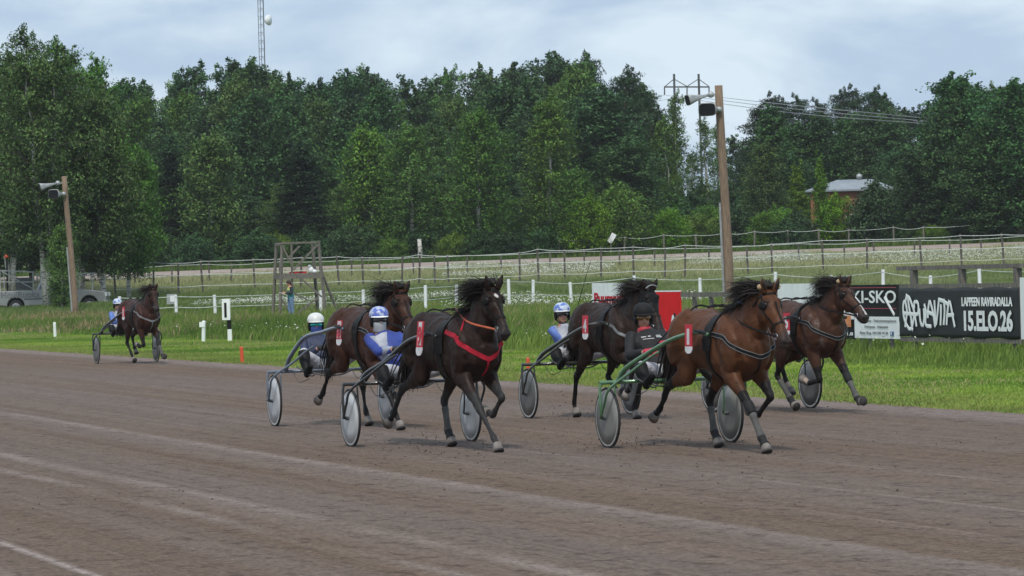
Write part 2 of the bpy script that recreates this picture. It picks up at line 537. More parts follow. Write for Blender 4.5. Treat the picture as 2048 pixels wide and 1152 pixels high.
# tall unmown grass behind the verge, round the boards and the fences
n = 330000
yy = 52 + (186 - 52) * rng.random(n) ** 0.8
xx = (rng.random(n) * 2 - 1) * (yy * 0.15 + 3)
nn = xx * EN[0] + yy * EN[1]
k = (nn > STRIP_N + 0.5 * np.sin(yy * 0.35) * 0.6 + 0.35 * rng.standard_normal(n)) & (yy < 186)
x, y, nn = xx[k], yy[k], nn[k]
t = value_noise(x, y, 2.2, 3) * 0.55 + value_noise(x, y, 9, 4) * 0.45
dry = np.clip((value_noise(x, y, 7, 5) - 0.48) * 3.2, 0, 1) * sstep(95, 125, y)
c = lerp3((0.075, 0.150, 0.024), (0.25, 0.345, 0.070), t)
kk = (rng.random(len(x)) < dry * 0.55)[:, None]
c = np.where(kk, np.array([0.42, 0.32, 0.18])[None] * (0.7 + 0.5 * rng.random((len(x), 1))), c)
h = (0.22 + 0.5 * value_noise(x, y, 1.4, 6) + 0.25 * rng.random(len(x))) * (0.35 + 0.65 * sstep(STRIP_N, STRIP_N + 2.2, nn)) * (1 - 0.45 * sstep(140, 165, y)) * np.where((np.abs(x + 10.3) < 2.2) & (y > 140), 0.35, 1.0)
h = h * (1.0 - 0.5 * sstep(112, 84, y) * (1 - sstep(33, 35, nn)))
blades("tall_grass", x, y, h, 0.020 + 0.00016 * y, 0.35, c * (0.75 + 0.5 * rng.random((len(x), 1))),
       'tall green and straw coloured meadow grass behind the mown verge')

# meadow on the slope up to the training track
n = 150000
y = 184 + 46 * rng.random(n); x = (rng.random(n) * 2 - 1) * (y * 0.15 + 3)
t = value_noise(x, y, 5, 7)
c = lerp3((0.11, 0.20, 0.036), (0.44, 0.44, 0.23), np.clip(t * 0.5 + 0.7 * sstep(203, 220, y) + 0.15 * (x > 8), 0, 1))
blades("meadow_grass", x, y, 0.2 + 0.35 * value_noise(x, y, 3, 8), 0.05, 0.4, c * (0.8 + 0.4 * rng.random((n, 1))),
       'pale meadow grass on the slope below the training track')
n = 60000
y = 247.5 + 25 * rng.random(n); x = (rng.random(n) * 2 - 1) * (y * 0.15 + 3)
c = lerp3((0.05, 0.11, 0.022), (0.14, 0.21, 0.045), value_noise(x, y, 5, 9))
blades("forest_edge_grass", x, y, 0.2 + 0.3 * rng.random(n), 0.06, 0.4, c, 'dark green grass along the forest edge beyond the training track')

# white flowers: tiny upturned petals carried at grass height
def flowers(name, xs_, ys_, hs, size, label):
    n = len(xs_); z = terrain(xs_, ys_) + hs
    a = rng.random(n) * math.pi; sz = size * (0.6 + 0.8 * rng.random(n))
    tl = (rng.random(n) - 0.5) * 1.2 - 0.5
    V = np.empty((n, 4, 3), np.float32)
    for q, (u, v) in enumerate(((-1, -1), (1, -1), (1, 1), (-1, 1))):
        uu = sz * u; vv = sz * v
        V[:, q] = np.column_stack([xs_ + uu * np.cos(a) - vv * np.sin(a) * 0.5, ys_ + uu * np.sin(a) + vv * np.cos(a) * 0.5, z + vv * (-np.sin(tl)) * 0.9])
    b = (np.arange(n) * 4)[:, None]
    o = big_mesh(name, V.reshape(-1, 3), b + [0, 1, 2, 3], M_flower)
    return tag(o, label, 'wildflowers', kind='stuff')
n = 16000
y = 186 + 8 * rng.random(n); x = -16 + 14 * rng.random(n)
k = value_noise(x, y, 3, 11) > 0.45
flowers("daisies", x[k], y[k], 0.35 + 0.2 * rng.random(k.sum()), 0.020, 'white daisies thick behind the white fence left of centre')
n = 9000
y = 150 + 32 * rng.random(n); x = -3 + 12 * rng.random(n)
k = value_noise(x, y, 3, 12) > 0.5
flowers("ox_eye_daisies", x[k], y[k], 0.5 + 0.3 * rng.random(k.sum()), 0.022, 'scattered pale daisies in tall grass beside the sign boards')
n = 80000
y = 214 + 14 * rng.random(n); x = -4 + 39 * rng.random(n)
k = value_noise(x, y, 4, 13) > 0.42
flowers("meadow_daisies", x[k], y[k], 0.35 + 0.2 * rng.random(k.sum()), 0.017, 'white meadow flowers on the slope under the training track at right')
n = 500
y = 72 + 60 * rng.random(n); nn = 28.6 + 2.5 * rng.random(n); x = (nn - y * EN[1]) / EN[0]
k = in_view(x, y)
flowers("verge_flowers", x[k], y[k], 0.35 + 0.15 * rng.random(k.sum()), 0.018, 'small white flowers along the edge of the mown verge')

# loose clods kicked up behind the hooves
M_clod = mat("clods", (0.085, 0.06, 0.05), 0.95, (0.05, 0.035, 0.03), 30)
mb = MB()
for cx, cy, hgt, cnt in ((1.25, 40.6, 0.25, 90), (-1.0, 41.6, 0.30, 90), (2.2, 40.0, 0.03, 90), (-.4, 41.0, 0.03, 90), (2.9, 39.3, 0.05, 40), (0.1, 40.2, 0.05, 40), (0.72, 48.9, 0.45, 90), (3.9, 49.6, 0.2, 30), (-2.6, 48.6, 0.2, 20),
                         (-8.6, 89.0, 0.25, 30), (0.2, 36.0, 0.01, 30), (-3.0, 33.0, 0.01, 40), (3.0, 33.0, 0.01, 30), (1.6, 30.0, 0.01, 30), (-1.5, 37.5, 0.01, 30)):
    for _ in range(cnt):
        px_ = cx + random.gauss(0, 0.35 if hgt > 0.1 else 1.2); py_ = cy + random.gauss(0, 0.45 if hgt > 0.1 else 2.0)
        pz_ = abs(random.gauss(0, hgt * 0.5)) + 0.012
        r_ = random.uniform(0.003, 0.011)
        mb.ball((px_, py_, pz_), (r_, r_ * 1.2, r_ * 0.7), 5, 4)
tag(mb.build("dirt_clods", M_clod), 'dark crumbs of earth thrown up and scattered behind the hooves', 'dirt', kind='stuff')
# ================================================================== TREES
def leaf_mat(name, a, b_):
    m = mat(name, a, 0.6, b_, 0.5, attr='Col', transl=0.30, spec=0.25, detail=3)
    # every tree has a tint of its own
    N, L = m.node_tree.nodes, m.node_tree.links
    oi = N.new('ShaderNodeObjectInfo'); hs = N.new('ShaderNodeHueSaturation')
    for i, (lo_, hi_) in ((0, (0.496, 0.526)), (1, (0.95, 1.15)), (2, (0.76, 1.15))):
        mr = N.new('ShaderNodeMapRange'); mr.inputs[3].default_value = lo_; mr.inputs[4].default_value = hi_
        if i:
            ml = N.new('ShaderNodeMath'); ml.operation = 'MULTIPLY_ADD'; ml.inputs[1].default_value = 7.3 * i; ml.inputs[2].default_value = 0.37 * i
            fr_ = N.new('ShaderNodeMath'); fr_.operation = 'FRACT'
            L.new(oi.outputs['Random'], ml.inputs[0]); L.new(ml.outputs[0], fr_.inputs[0]); L.new(fr_.outputs[0], mr.inputs[0])
        else: L.new(oi.outputs['Random'], mr.inputs[0])
        L.new(mr.outputs[0], hs.inputs[i])
    b = N['Principled BSDF']; src = b.inputs['Base Color'].links[0].from_socket
    tgt = [l.to_socket for l in list(L) if l.from_socket == src]
    for t_ in tgt: L.new(hs.outputs[0], t_)
    L.new(src, hs.inputs['Color'])
    return m
M_leaf = {
    'birch': leaf_mat("birch_leaves", (0.175, 0.300, 0.080), (0.125, 0.230, 0.055)),
    'dark': leaf_mat("alder_leaves", (0.120, 0.220, 0.080), (0.075, 0.150, 0.062)),
    'pine': leaf_mat("pine_needles", (0.075, 0.135, 0.062), (0.042, 0.078, 0.034)),
    'spruce': leaf_mat("spruce_needles", (0.048, 0.092, 0.040), (0.030, 0.062, 0.030)),
    'willow': leaf_mat("willow_leaves", (0.26, 0.42, 0.075), (0.17, 0.30, 0.052)),
}
M_bark = {
    'birch': mat("birch_bark", (0.50, 0.48, 0.44), 0.8, (0.06, 0.055, 0.05), 5.0, lo=0.38, hi=0.47, stretch=(1, 1, 2.5)),
    'dark': mat("grey_bark", (0.12, 0.105, 0.085), 0.9, (0.07, 0.06, 0.05), 4.0, bump=0.02),
    'pine': mat("pine_bark", (0.17, 0.095, 0.06), 0.9, (0.08, 0.055, 0.04), 4.0, bump=0.02),
}
M_twig = mat("twigs", (0.10, 0.085, 0.07), 0.9, (0.06, 0.05, 0.04), 4.0)
M_bark['spruce'] = M_bark['dark']; M_bark['willow'] = M_bark['dark']

def tree_proto(kind, H=15.0, Rr=2.3, h0=0.12, nb=110, per=26, leaf=0.17, prof='birch', seed=0, stems=1, gap=0.0, clr=0.3, lean=0.0):
    """returns (trunk mesh, crown mesh), about H tall, standing on z = 0"""
    r = np.random.default_rng(seed)
    tr = MB(); tips = []
    stem_pts = []
    for k in range(stems):
        a0 = r.random() * 6.28 if stems > 1 else 0
        sp = 0.10 * H if stems > 1 else 0.02 * H
        top = np.array([math.cos(a0) * sp * (0.5 + r.random()) + lean, math.sin(a0) * sp * (0.5 + r.random()), H * (0.97 if k == 0 else 0.8 + 0.15 * r.random())])
        pts = [np.array([0, 0, -0.4])]
        for q in range(1, 8):
            f = q / 8
            pts.append(np.array([top[0] * f ** 1.1 + r.normal() * 0.012 * H * f, top[1] * f ** 1.1 + r.normal() * 0.012 * H * f, top[2] * f]))
        pts.append(top); pts = np.array(pts)
        r0 = 0.0115 * H * (1 if stems == 1 else 0.75)
        tr.tube(pts, r0 * (1 - np.linspace(0, 1, len(pts))) ** 0.8 + 0.015, 7)
        stem_pts.append(pts)
    cl = []                                                # clusters: centre, radii, shade
    for b in range(nb):
        pts = stem_pts[b % stems]
        f = h0 + (1 - h0) * ((b + r.random()) / nb)
        z = f * pts[-1][2]
        base = np.array([np.interp(z, pts[:, 2], pts[:, 0]), np.interp(z, pts[:, 2], pts[:, 1]), z])
        g = (f - h0) / (1 - h0)
        if prof == 'birch': rad = Rr * (math.sin(math.pi * min(1, 0.20 + 0.70 * g)) ** 0.8) * (1 - 0.18 * g)
        elif prof == 'round': rad = Rr * math.sqrt(max(0.03, 1 - (2 * g - 0.85) ** 2 / 1.35))
        elif prof == 'cone': rad = Rr * (1 - g) ** 0.8 + 0.12
        elif prof == 'pine': rad = Rr * math.sqrt(max(0.05, 1 - (1.7 * g - 0.6) ** 2 / 1.3)) * (0.6 + 0.6 * r.random())
        elif prof == 'dome': rad = Rr * math.sqrt(max(0.04, 1 - g * g))
        rad *= 0.62 + 0.5 * r.random()
        if r.random() < gap: continue
        a = b * 2.39996 + r.normal() * 0.4
        rise = {'birch': 0.45, 'round': 0.35, 'cone': -0.18, 'pine': 0.15, 'dome': 0.35}[prof]
        tip = base + np.array([math.cos(a) * rad, math.sin(a) * rad, rad * rise * (0.6 + 0.8 * r.random())])
        tip[2] = min(tip[2], pts[-1][2] * 1.01)
        mid = (base + tip) / 2 + np.array([0, 0, 0.06 * rad])
        rb = 0.008 * rad + 0.012
        tr.tube([base, mid, tip], [rb * 1.3, rb * .8, rb * 0.3], 4, mi=1)
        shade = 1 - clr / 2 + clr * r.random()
        if prof in ('cone',):
            for q in (0.35, 0.6, 0.8, 1.0):
                cl.append((base + (tip - base) * q, 0.30 * rad * (0.5 + 0.4 * r.random()) + 0.16, 0.10 + 0.05 * rad, shade))
        elif prof == 'pine':
            for q in (0.55, 0.85, 1.0):
                cl.append((base + (tip - base) * q + r.normal(size=3) * 0.15, 0.45 + 0.25 * r.random(), 0.26, shade))
        else:
            for q in (0.42, 0.70, 0.95):
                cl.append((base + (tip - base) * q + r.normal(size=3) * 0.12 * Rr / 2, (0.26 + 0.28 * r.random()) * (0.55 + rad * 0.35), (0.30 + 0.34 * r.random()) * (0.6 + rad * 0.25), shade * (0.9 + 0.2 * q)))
    # a few thin shoots make the feathery top
    for pts in stem_pts:
        for q in range(5):
            cl.append((pts[-1] + np.array([r.normal() * 0.18, r.normal() * 0.18, -0.15 + 0.22 * q]), 0.16, 0.26, 1.05))
    nl = len(cl) * per
    C = np.array([c[0] for c in cl]); RA = np.array([[c[1], c[1], c[2]] for c in cl]); SH = np.array([c[3] for c in cl])
    idx = np.repeat(np.arange(len(cl)), per)
    d = r.normal(size=(nl, 3)); d /= np.linalg.norm(d, axis=1)[:, None]
    P = C[idx] + d * RA[idx] * (r.random((nl, 1)) ** 0.45) * 1.15
    if kind == 'birch': P[:, 2] -= r.random(nl) * 0.35 * (r.random(nl) < 0.4)
    # leaf sprays
    u = r.normal(size=(nl, 3)); u[:, 2] -= {'birch': 0.9, 'willow': 0.2, 'dark': 0.2, 'pine': -0.8, 'spruce': 0.5}[kind]
    u /= np.linalg.norm(u, axis=1)[:, None]
    w = np.cross(u, r.normal(size=(nl, 3))); w /= np.linalg.norm(w, axis=1)[:, None]
    L_ = leaf * (0.6 + 0.8 * r.random((nl, 1)))
    W_ = L_ * {'birch': 0.42, 'willow': 0.35, 'dark': 0.6, 'pine': 0.28, 'spruce': 0.35}[kind]
    V = np.stack([P - u * L_, P - w * W_, P + u * L_, P + w * W_], 1).reshape(-1, 3)
    Q = (np.arange(nl) * 4)[:, None] + [0, 1, 2, 3]
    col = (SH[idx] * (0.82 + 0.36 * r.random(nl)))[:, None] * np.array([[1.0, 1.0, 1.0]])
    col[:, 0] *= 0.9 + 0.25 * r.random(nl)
    me_t = tr.mesh(kind + "_trunk", [M_bark[kind], M_twig], True)
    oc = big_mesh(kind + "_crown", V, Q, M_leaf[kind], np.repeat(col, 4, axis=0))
    me_c = oc.data; bpy.data.objects.remove(oc, do_unlink=True)
    # leaves in a spray catch the light together
    ax = P.copy(); ax[:, 2] = 0; ax /= np.maximum(np.linalg.norm(ax, axis=1), .3)[:, None]
    nn_ = d * .75 + ax * .55 + np.array([[0, 0, .45]]) + r.normal(size=(nl, 3)) * .35
    nn_ /= np.linalg.norm(nn_, axis=1)[:, None]
    me_c.polygons.foreach_set('use_smooth', [True] * len(me_c.polygons))
    me_c.normals_split_custom_set_from_vertices(np.repeat(nn_, 4, axis=0).tolist())
    return me_t, me_c, H

PROTO = {
    'birch1': tree_proto('birch', 15, 2.5, 0.08, 170, 40, 0.105, 'birch', 1),
    'birch2': tree_proto('birch', 15, 2.2, 0.10, 160, 38, 0.105, 'birch', 2, gap=0.08),
    'birch3': tree_proto('birch', 15, 2.0, 0.2, 140, 34, 0.105, 'birch', 3, stems=2, gap=0.12),
    'thin': tree_proto('birch', 15, 1.25, 0.25, 90, 26, 0.095, 'birch', 4, gap=0.25),
    'dark1': tree_proto('dark', 15, 2.9, 0.08, 180, 42, 0.105, 'round', 5),
    'dark2': tree_proto('dark', 15, 2.4, 0.10, 170, 38, 0.105, 'birch', 6, stems=2),
    'dark3': tree_proto('dark', 15, 2.1, 0.18, 150, 36, 0.105, 'birch', 7, gap=0.10),
    'aspen': tree_proto('dark', 15, 1.9, 0.22, 150, 32, 0.10, 'birch', 8, stems=3, gap=0.15),
    'pine1': tree_proto('pine', 15, 2.0, 0.36, 84, 62, 0.11, 'pine', 9, gap=0.12),
    'pine2': tree_proto('pine', 15, 1.7, 0.42, 70, 58, 0.11, 'pine', 10, gap=0.18),
    'spruce': tree_proto('spruce', 15, 2.3, 0.05, 210, 20, 0.12, 'cone', 11),
    'bush1': tree_proto('willow', 5, 2.3, 0.06, 120, 40, 0.085, 'dome', 12, stems=3),
    'bush2': tree_proto('dark', 5, 2.5, 0.05, 120, 40, 0.09, 'dome', 13, stems=3),
    'young': tree_proto('willow', 8, 1.5, 0.06, 150, 24, 0.09, 'cone', 14),
    'youngb': tree_proto('birch', 9, 1.7, 0.08, 150, 34, 0.09, 'birch', 15),
}
NAMES = {'birch1': 'birch_tree', 'birch2': 'birch_tree', 'birch3': 'birch_tree', 'thin': 'birch_tree', 'dark1': 'alder_tree', 'dark2': 'alder_tree',
         'dark3': 'alder_tree', 'aspen': 'aspen_tree', 'pine1': 'pine_tree', 'pine2': 'pine_tree', 'spruce': 'spruce_tree', 'bush1': 'willow_bush',
         'bush2': 'bush', 'young': 'young_tree', 'youngb': 'young_birch'}
DESC = {'birch1': 'full mid green birch', 'birch2': 'mid green birch', 'birch3': 'twin stemmed birch', 'thin': 'thin sparse birch',
        'dark1': 'broad dark green tree', 'dark2': 'twin stemmed dark tree', 'dark3': 'slim dark green tree', 'aspen': 'feathery topped dark aspen',
        'pine1': 'dark bare-trunked pine', 'pine2': 'slender dark pine', 'spruce': 'dark conical spruce', 'bush1': 'bright green willow bush',
        'bush2': 'dark green rounded bush', 'young': 'small bright conical tree', 'youngb': 'young light green birch'}
ZONES = [(0, 'behind the pickup truck'), (230, 'above the small far horse'), (340, 'left of the lookout tower'), (520, 'behind the lookout tower'),
         (680, 'right of the lookout tower'), (840, 'above the red-strapped horse'), (1010, 'left of the Puumarkki board'),
         (1180, 'above the bright red board'), (1330, 'left of the thick pole'), (1460, 'right of the thick pole'), (1600, 'near the brick building'),
         (1800, 'above the black banner')]
ROWS = {'back': 'on the skyline', 'mid': 'inside the forest', 'front': 'at the forest edge', 'low': 'low at forest foot'}
PLANTED = []
used = {}
def px_point(px, py_top, y):
    """where a thing whose top is seen there stands, and how tall it is, at distance y"""
    u, v = px - 1024.0, py_top - 576.0
    c, s_ = math.cos(R(1.5)), math.sin(R(1.5))
    uu, vv = (u * c - v * s_) / 7500, (u * s_ + v * c) / 7500
    zz = CAM_H + y * (-vv - 33 / 7500)
    X = uu * y
    return X, y, zz - float(terrain(X, y))

def plant(kind, px, top, y, wscale=1.0, row='mid', label=None, group=None):
    X, Y, h = px_point(px, top, y)
    if h < 0.6: return None
    tm, cm, H = PROTO[kind]
    z = float(terrain(X, Y))
    auto = label is None
    if auto:
        zone = [t for a, t in ZONES if px >= a][-1] if px >= 0 else ZONES[0][1]
        label = DESC[kind] + ' ' + ROWS[row] + ' ' + zone
        group = group or 'trees of the forest behind the racecourse'
    o = empty(NAMES[kind], (X, Y, z), random.random() * 6.28, label, 'bush' if 'bush' in kind else 'tree', group)
    ws = wscale * (0.55 * h / H + 0.45) if h < H else wscale * (0.35 * h / H + 0.65)
    o.scale = (ws, ws, h / H)
    if auto: PLANTED.append((label, px, o))
    for nm, me in (('trunk', tm), ('crown', cm)):
        c_ = bpy.data.objects.new(nm, me); COL.objects.link(c_); c_.parent = o
    return o

SKY = [(-60, 90), (0, 78), (60, 70), (130, 66), (190, 108), (215, 160), (240, 165), (270, 150), (310, 175), (340, 205), (370, 160), (400, 136), (460, 132),
       (500, 118), (540, 122), (562, 175), (600, 155), (660, 160), (720, 145), (770, 136), (800, 162), (850, 145), (940, 146), (1000, 142), (1050, 122),
       (1100, 118), (1150, 112), (1190, 122), (1215, 180), (1240, 145), (1262, 150), (1285, 195), (1310, 225), (1340, 195), (1365, 240), (1385, 330), (1400, 255),
       (1440, 260), (1465, 280), (1500, 222), (1540, 200), (1560, 192), (1600, 182), (1640, 190), (1700, 175), (1750, 182), (1800, 200), (1840, 215),
       (1858, 255), (1885, 190), (1920, 155), (1960, 165), (2010, 165), (2048, 165), (2110, 160)]
SKX, SKY_ = zip(*SKY)
def sky_at(px): return float(np.interp(px, SKX, SKY_))
pr = random.Random(5)
# skyline rows
px = 215
while px < 2100:
    t = sky_at(px)
    if 1480 < px < 1850: kind = pr.choice(['pine1', 'pine2', 'pine1', 'dark3'])
    elif 1200 < px < 1330: kind = pr.choice(['pine1', 'pine2'])
    elif 1080 < px <= 1200: kind = pr.choice(['dark1', 'dark2', 'pine1'])
    elif 1330 <= px < 1475: kind = 'thin'
    else: kind = pr.choice(['aspen', 'dark3', 'dark2', 'birch3', 'aspen', 'dark1'])
    plant(kind, px, t + pr.uniform(-8, 16), pr.uniform(315, 345), 1.15, 'back')
    px += pr.uniform(24, 40) if not (1340 < px < 1460) else 44
# second rows, a little lower
for (y0, dx, lo, hi, ks) in ((300, 50, 15, 70, ['dark1', 'dark2', 'dark3', 'birch1', 'birch2', 'aspen']),
                             (285, 56, 70, 140, ['dark1', 'dark2', 'birch1', 'birch2', 'dark3', 'spruce'])):
    px = 200 + pr.uniform(0, 30)
    while px < 2100:
        t = sky_at(px) + pr.uniform(lo, hi)
        if 1300 < px < 1475: t = max(t, 335 + pr.uniform(0, 60)); 
        if 1370 < px < 1470: t = max(t, 370)
        kk = ks if not (1480 < px < 1850) else ['pine1', 'dark2', 'dark1', 'dark3']
        if 1590 < px < 1810 and y0 < 290: t = max(t, 300)
        if not (1600 < px < 1800 and y0 < 290):
            plant(pr.choice(kk), px, t, y0 + pr.uniform(-8, 8), 1.2, 'mid')
        px += pr.uniform(dx * 0.8, dx * 1.25)
# front of the forest: lower and mixed
px = 225
while px < 2090:
    t = pr.uniform(300, 400)
    if 1180 < px < 1480: t = pr.uniform(400, 450)
    if 1370 < px < 1470: t = pr.uniform(405, 440)
    if 1560 < px < 1820: t = pr.uniform(440, 470)
    if px < 330: t = pr.uniform(300, 380)
    kind = pr.choice(['dark1', 'birch1', 'dark2', 'spruce', 'birch2']) if t < 400 else pr.choice(['bush1', 'bush2', 'bush1'])
    plant(kind, px, t, pr.uniform(262, 274), 1.15 if t < 400 else 1.0, 'front' if t < 400 else 'low')
    px += pr.uniform(46, 66)
# the low bushes that close the foot of the wood
px = 190
while px < 2100:
    t = pr.uniform(445, 478) - (px - 1000) * 0.014
    if 1300 < px < 1560: t = pr.uniform(420, 450)
    if not (1590 < px < 1690):
        plant(pr.choice(['bush2', 'bush2', 'bush1', 'bush2']) if px < 1180 or px > 1800 else pr.choice(['bush1', 'bush1', 'bush2']), px, t, pr.uniform(251, 259), 1.0, 'low')
    px += pr.uniform(38, 54)
for px, t in ((1635, 478), (1670, 470), (1600, 468)):
    plant('bush1', px, t, 256, 0.7, 'low')

# trees one can pick out
for a in (
    ('youngb', 415, 275, 258, 1.5, 'light green young birch with drooping tips left of the wooden lookout tower'),
    ('spruce', 610, 292, 260, 1.9, 'broad dark spruce rising straight behind the wooden lookout tower'),
    ('spruce', 335, 300, 262, 1.5, 'dark spruce between the big birch and the young light birch'),
    ('youngb', 742, 262, 262, 1.4, 'bright fresh green pointed tree right of the dark spruce'),
    ('birch1', 822, 252, 258, 1.25, 'rounded birch with pale trunk showing beside the bright pointed tree'),
    ('birch1', 950, 222, 256, 1.25, 'tall light green birch above the horse with the red breast strap'),
    ('birch2', 1092, 203, 254, 1.2, 'tall pointed birch with long pale trunk left of the shortest bright birch'),
    ('youngb', 1150, 342, 251, 1.3, 'short bright birch in front of the tall pointed birch'),
    ('dark1', 1190, 182, 262, 1.5, 'huge rounded green tree left of the power line pylon'),
    ('dark1', 1250, 280, 258, 1.3, 'sloping shouldered green tree beneath the pylon side of the forest'),
    ('pine1', 1250, 150, 300, 1.2, 'tall dark pine standing highest left of the pylon'),
    ('pine2', 1300, 215, 296, 1.1, 'dark pine with sky showing through beneath the pylon'),
    ('birch3', 1340, 188, 290, 0.85, 'narrow grey green birch directly beneath the power line pylon'),
    ('thin', 1412, 240, 292, 1.2, 'thin see-through birch just left of the tall loudspeaker pole'),
    ('bush1', 1230, 375, 252, 1.25, 'large mounded bright bush sloping down left of the tall loudspeaker pole'),
    ('bush1', 1180, 400, 250, 1.0, 'leafy bush at the foot of the short bright birch'),
    ('birch1', 1525, 288, 262, 1.15, 'bright green birch with white trunk right of the tall loudspeaker pole'),
    ('young', 1640, 312, 254, 0.65, 'slim conical young tree before the left end of the brick building'),
    ('young', 1590, 330, 268, 1.0, 'small dark pointed tree between bright birch and brick building'),
    ('dark2', 1880, 195, 256, 1.3, 'tall leafy tree at the right end of the pines'),
    ('dark1', 1920, 152, 256, 1.25, 'tallest rounded tree towards the right border'),
    ('dark1', 2030, 165, 250, 1.35, 'heavy dark crowned tree cut by the right border'),
    ('dark2', 1820, 300, 254, 1.2, 'leafy tree hanging over the right end of the brick building'),
    ('dark1', 1965, 260, 250, 1.3, 'dark broad tree behind the long black banner'),
    ('bush1', 1668, 395, 254, 0.95, 'yellow green bush growing before the brick building wall'),
    ('bush2', 1765, 400, 253, 0.8, 'dark leafy bush covering the right wall of the brick building'),
    ('bush2', 1738, 368, 252, 0.85, 'rounded dark bush before the middle of the brick building'),
    ('bush2', 1600, 425, 253, 0.8, 'dark bush covering the left corner of the brick building'),
    ('bush1', 1560, 420, 254, 1.1, 'bright bush below the white trunked birch'),
): plant(*a[:5], 'front', a[5], 'trees of the forest behind the racecourse')

# the big birches beside the pickup, nearer than the forest
big = tree_proto('birch', 15.5, 2.9, 0.20, 230, 60, 0.085, 'birch', 21, stems=3, gap=0.06, clr=0.6)
PROTO['big'] = big; NAMES['big'] = 'birch_tree'
PROTO['bigr'] = tree_proto('birch', 11, 2.3, 0.17, 200, 60, 0.085, 'birch', 22, gap=0.05, clr=0.6); NAMES['bigr'] = 'birch_tree'
for a in (('big', 78, 60, 197, 1.1, 'big many stemmed birch with white trunks in front of the silver pickup truck'),
          ('big', 10, 80, 212, 1.05, 'tall birch cut by the left border above the pickup'),
          ('big', 150, 84, 208, 0.95, 'tall birch right of the many stemmed white trunked birch'),
          ('bigr', 196, 190, 200, 1.1, 'drooping birch whose foliage hangs over the bonnet of the pickup'),
          ('bigr', 250, 300, 206, 1.05, 'smaller drooping birch right of the left loudspeaker pole'),
          ('dark2', -30, 120, 222, 1.2, 'dark leafy tree at the left border behind the pickup'),
          ('dark1', 150, 210, 226, 1.1, 'dark leafy tree behind the big white trunked birch'),
          ('dark1', 55, 230, 228, 1.1, 'dark leafy tree between the two tall left birches')):
    plant(*a[:5], 'front', a[5], 'tall trees beside the pickup truck')
for a in (('youngb', 120, 455, 191, 0.8, 'leafy birch shoots between the white birch trunks and the leaning pole'),):
    plant(*a[:5], 'front', a[5], 'tall trees beside the pickup truck')

ORD = ['leftmost', 'second-from-left', 'third-from-left', 'fourth-from-left', 'fifth-from-left', 'sixth-from-left', 'seventh-from-left', 'eighth-from-left', 'ninth-from-left']
by = {}
for lb, px_, o in PLANTED: by.setdefault(lb, []).append((px_, o))
for lb, L_ in by.items():
    if len(L_) > 1:
        for i, (px_, o) in enumerate(sorted(L_, key=lambda q: q[0])): o['label'] = ('rightmost' if i == len(L_) - 1 else ORD[min(i, 8)]) + ' ' + lb
# ================================================================== BUILT THINGS
M_wood = mat("weathered_wood", (0.20, 0.18, 0.155), 0.9, (0.11, 0.10, 0.085), 3.0, bump=0.01, stretch=(6, 6, 1))
M_pole = mat("pole_timber", (0.27, 0.19, 0.125), 0.9, (0.17, 0.12, 0.085), 3.0, bump=0.01, stretch=(8, 8, 1))
M_post = mat("old_fence_wood", (0.13, 0.115, 0.10), 0.9, (0.08, 0.07, 0.06), 3.0)
M_white = mat("white_paint", (0.84, 0.86, 0.87), 0.6, (0.76, 0.78, 0.78), 4.0)
M_tape = mat("fence_tape", (0.66, 0.69, 0.66), 0.6, (0.5, 0.54, 0.5), 4.0)
M_black = mat("black_paint", (0.012, 0.012, 0.013), 0.7, (0.008, 0.008, 0.009), 6.0, spec=0.2)
M_banner = mat("banner_cloth", (0.020, 0.023, 0.024), 0.6, (0.014, 0.016, 0.017), 1.5, spec=0.35)
M_red = mat("red_board", (0.74, 0.016, 0.020), 0.8, (0.62, 0.014, 0.018), 2.0, spec=0.15)
M_redl = mat("red_lettering", (0.55, 0.015, 0.03), 0.8, spec=0.15)
M_pinkl = mat("dark_pink_lines", (0.42, 0.06, 0.09), 0.5)
M_ink = mat("grey_lettering", (0.20, 0.21, 0.22), 0.6)
M_orange = mat("orange_plastic", (0.72, 0.10, 0.035), 0.5, (0.6, 0.08, 0.03), 5.0)
M_peach = mat("orange_panel", (0.75, 0.27, 0.10), 0.5)
M_metal = mat("galvanised_metal", (0.44, 0.45, 0.45), 0.5, (0.33, 0.34, 0.34), 6.0, metal=0.4)
M_dmetal = mat("dark_steel", (0.10, 0.105, 0.11), 0.5, metal=0.3)
M_blue = mat("blue_sticker", (0.05, 0.12, 0.35), 0.5)

def n_at(px, n):
    """ground point seen in column px on the line n metres across the track"""
    k = (px - 1024.0) / 7500
    y = n / (k * EN[0] + EN[1]); return np.array([k * y, y])

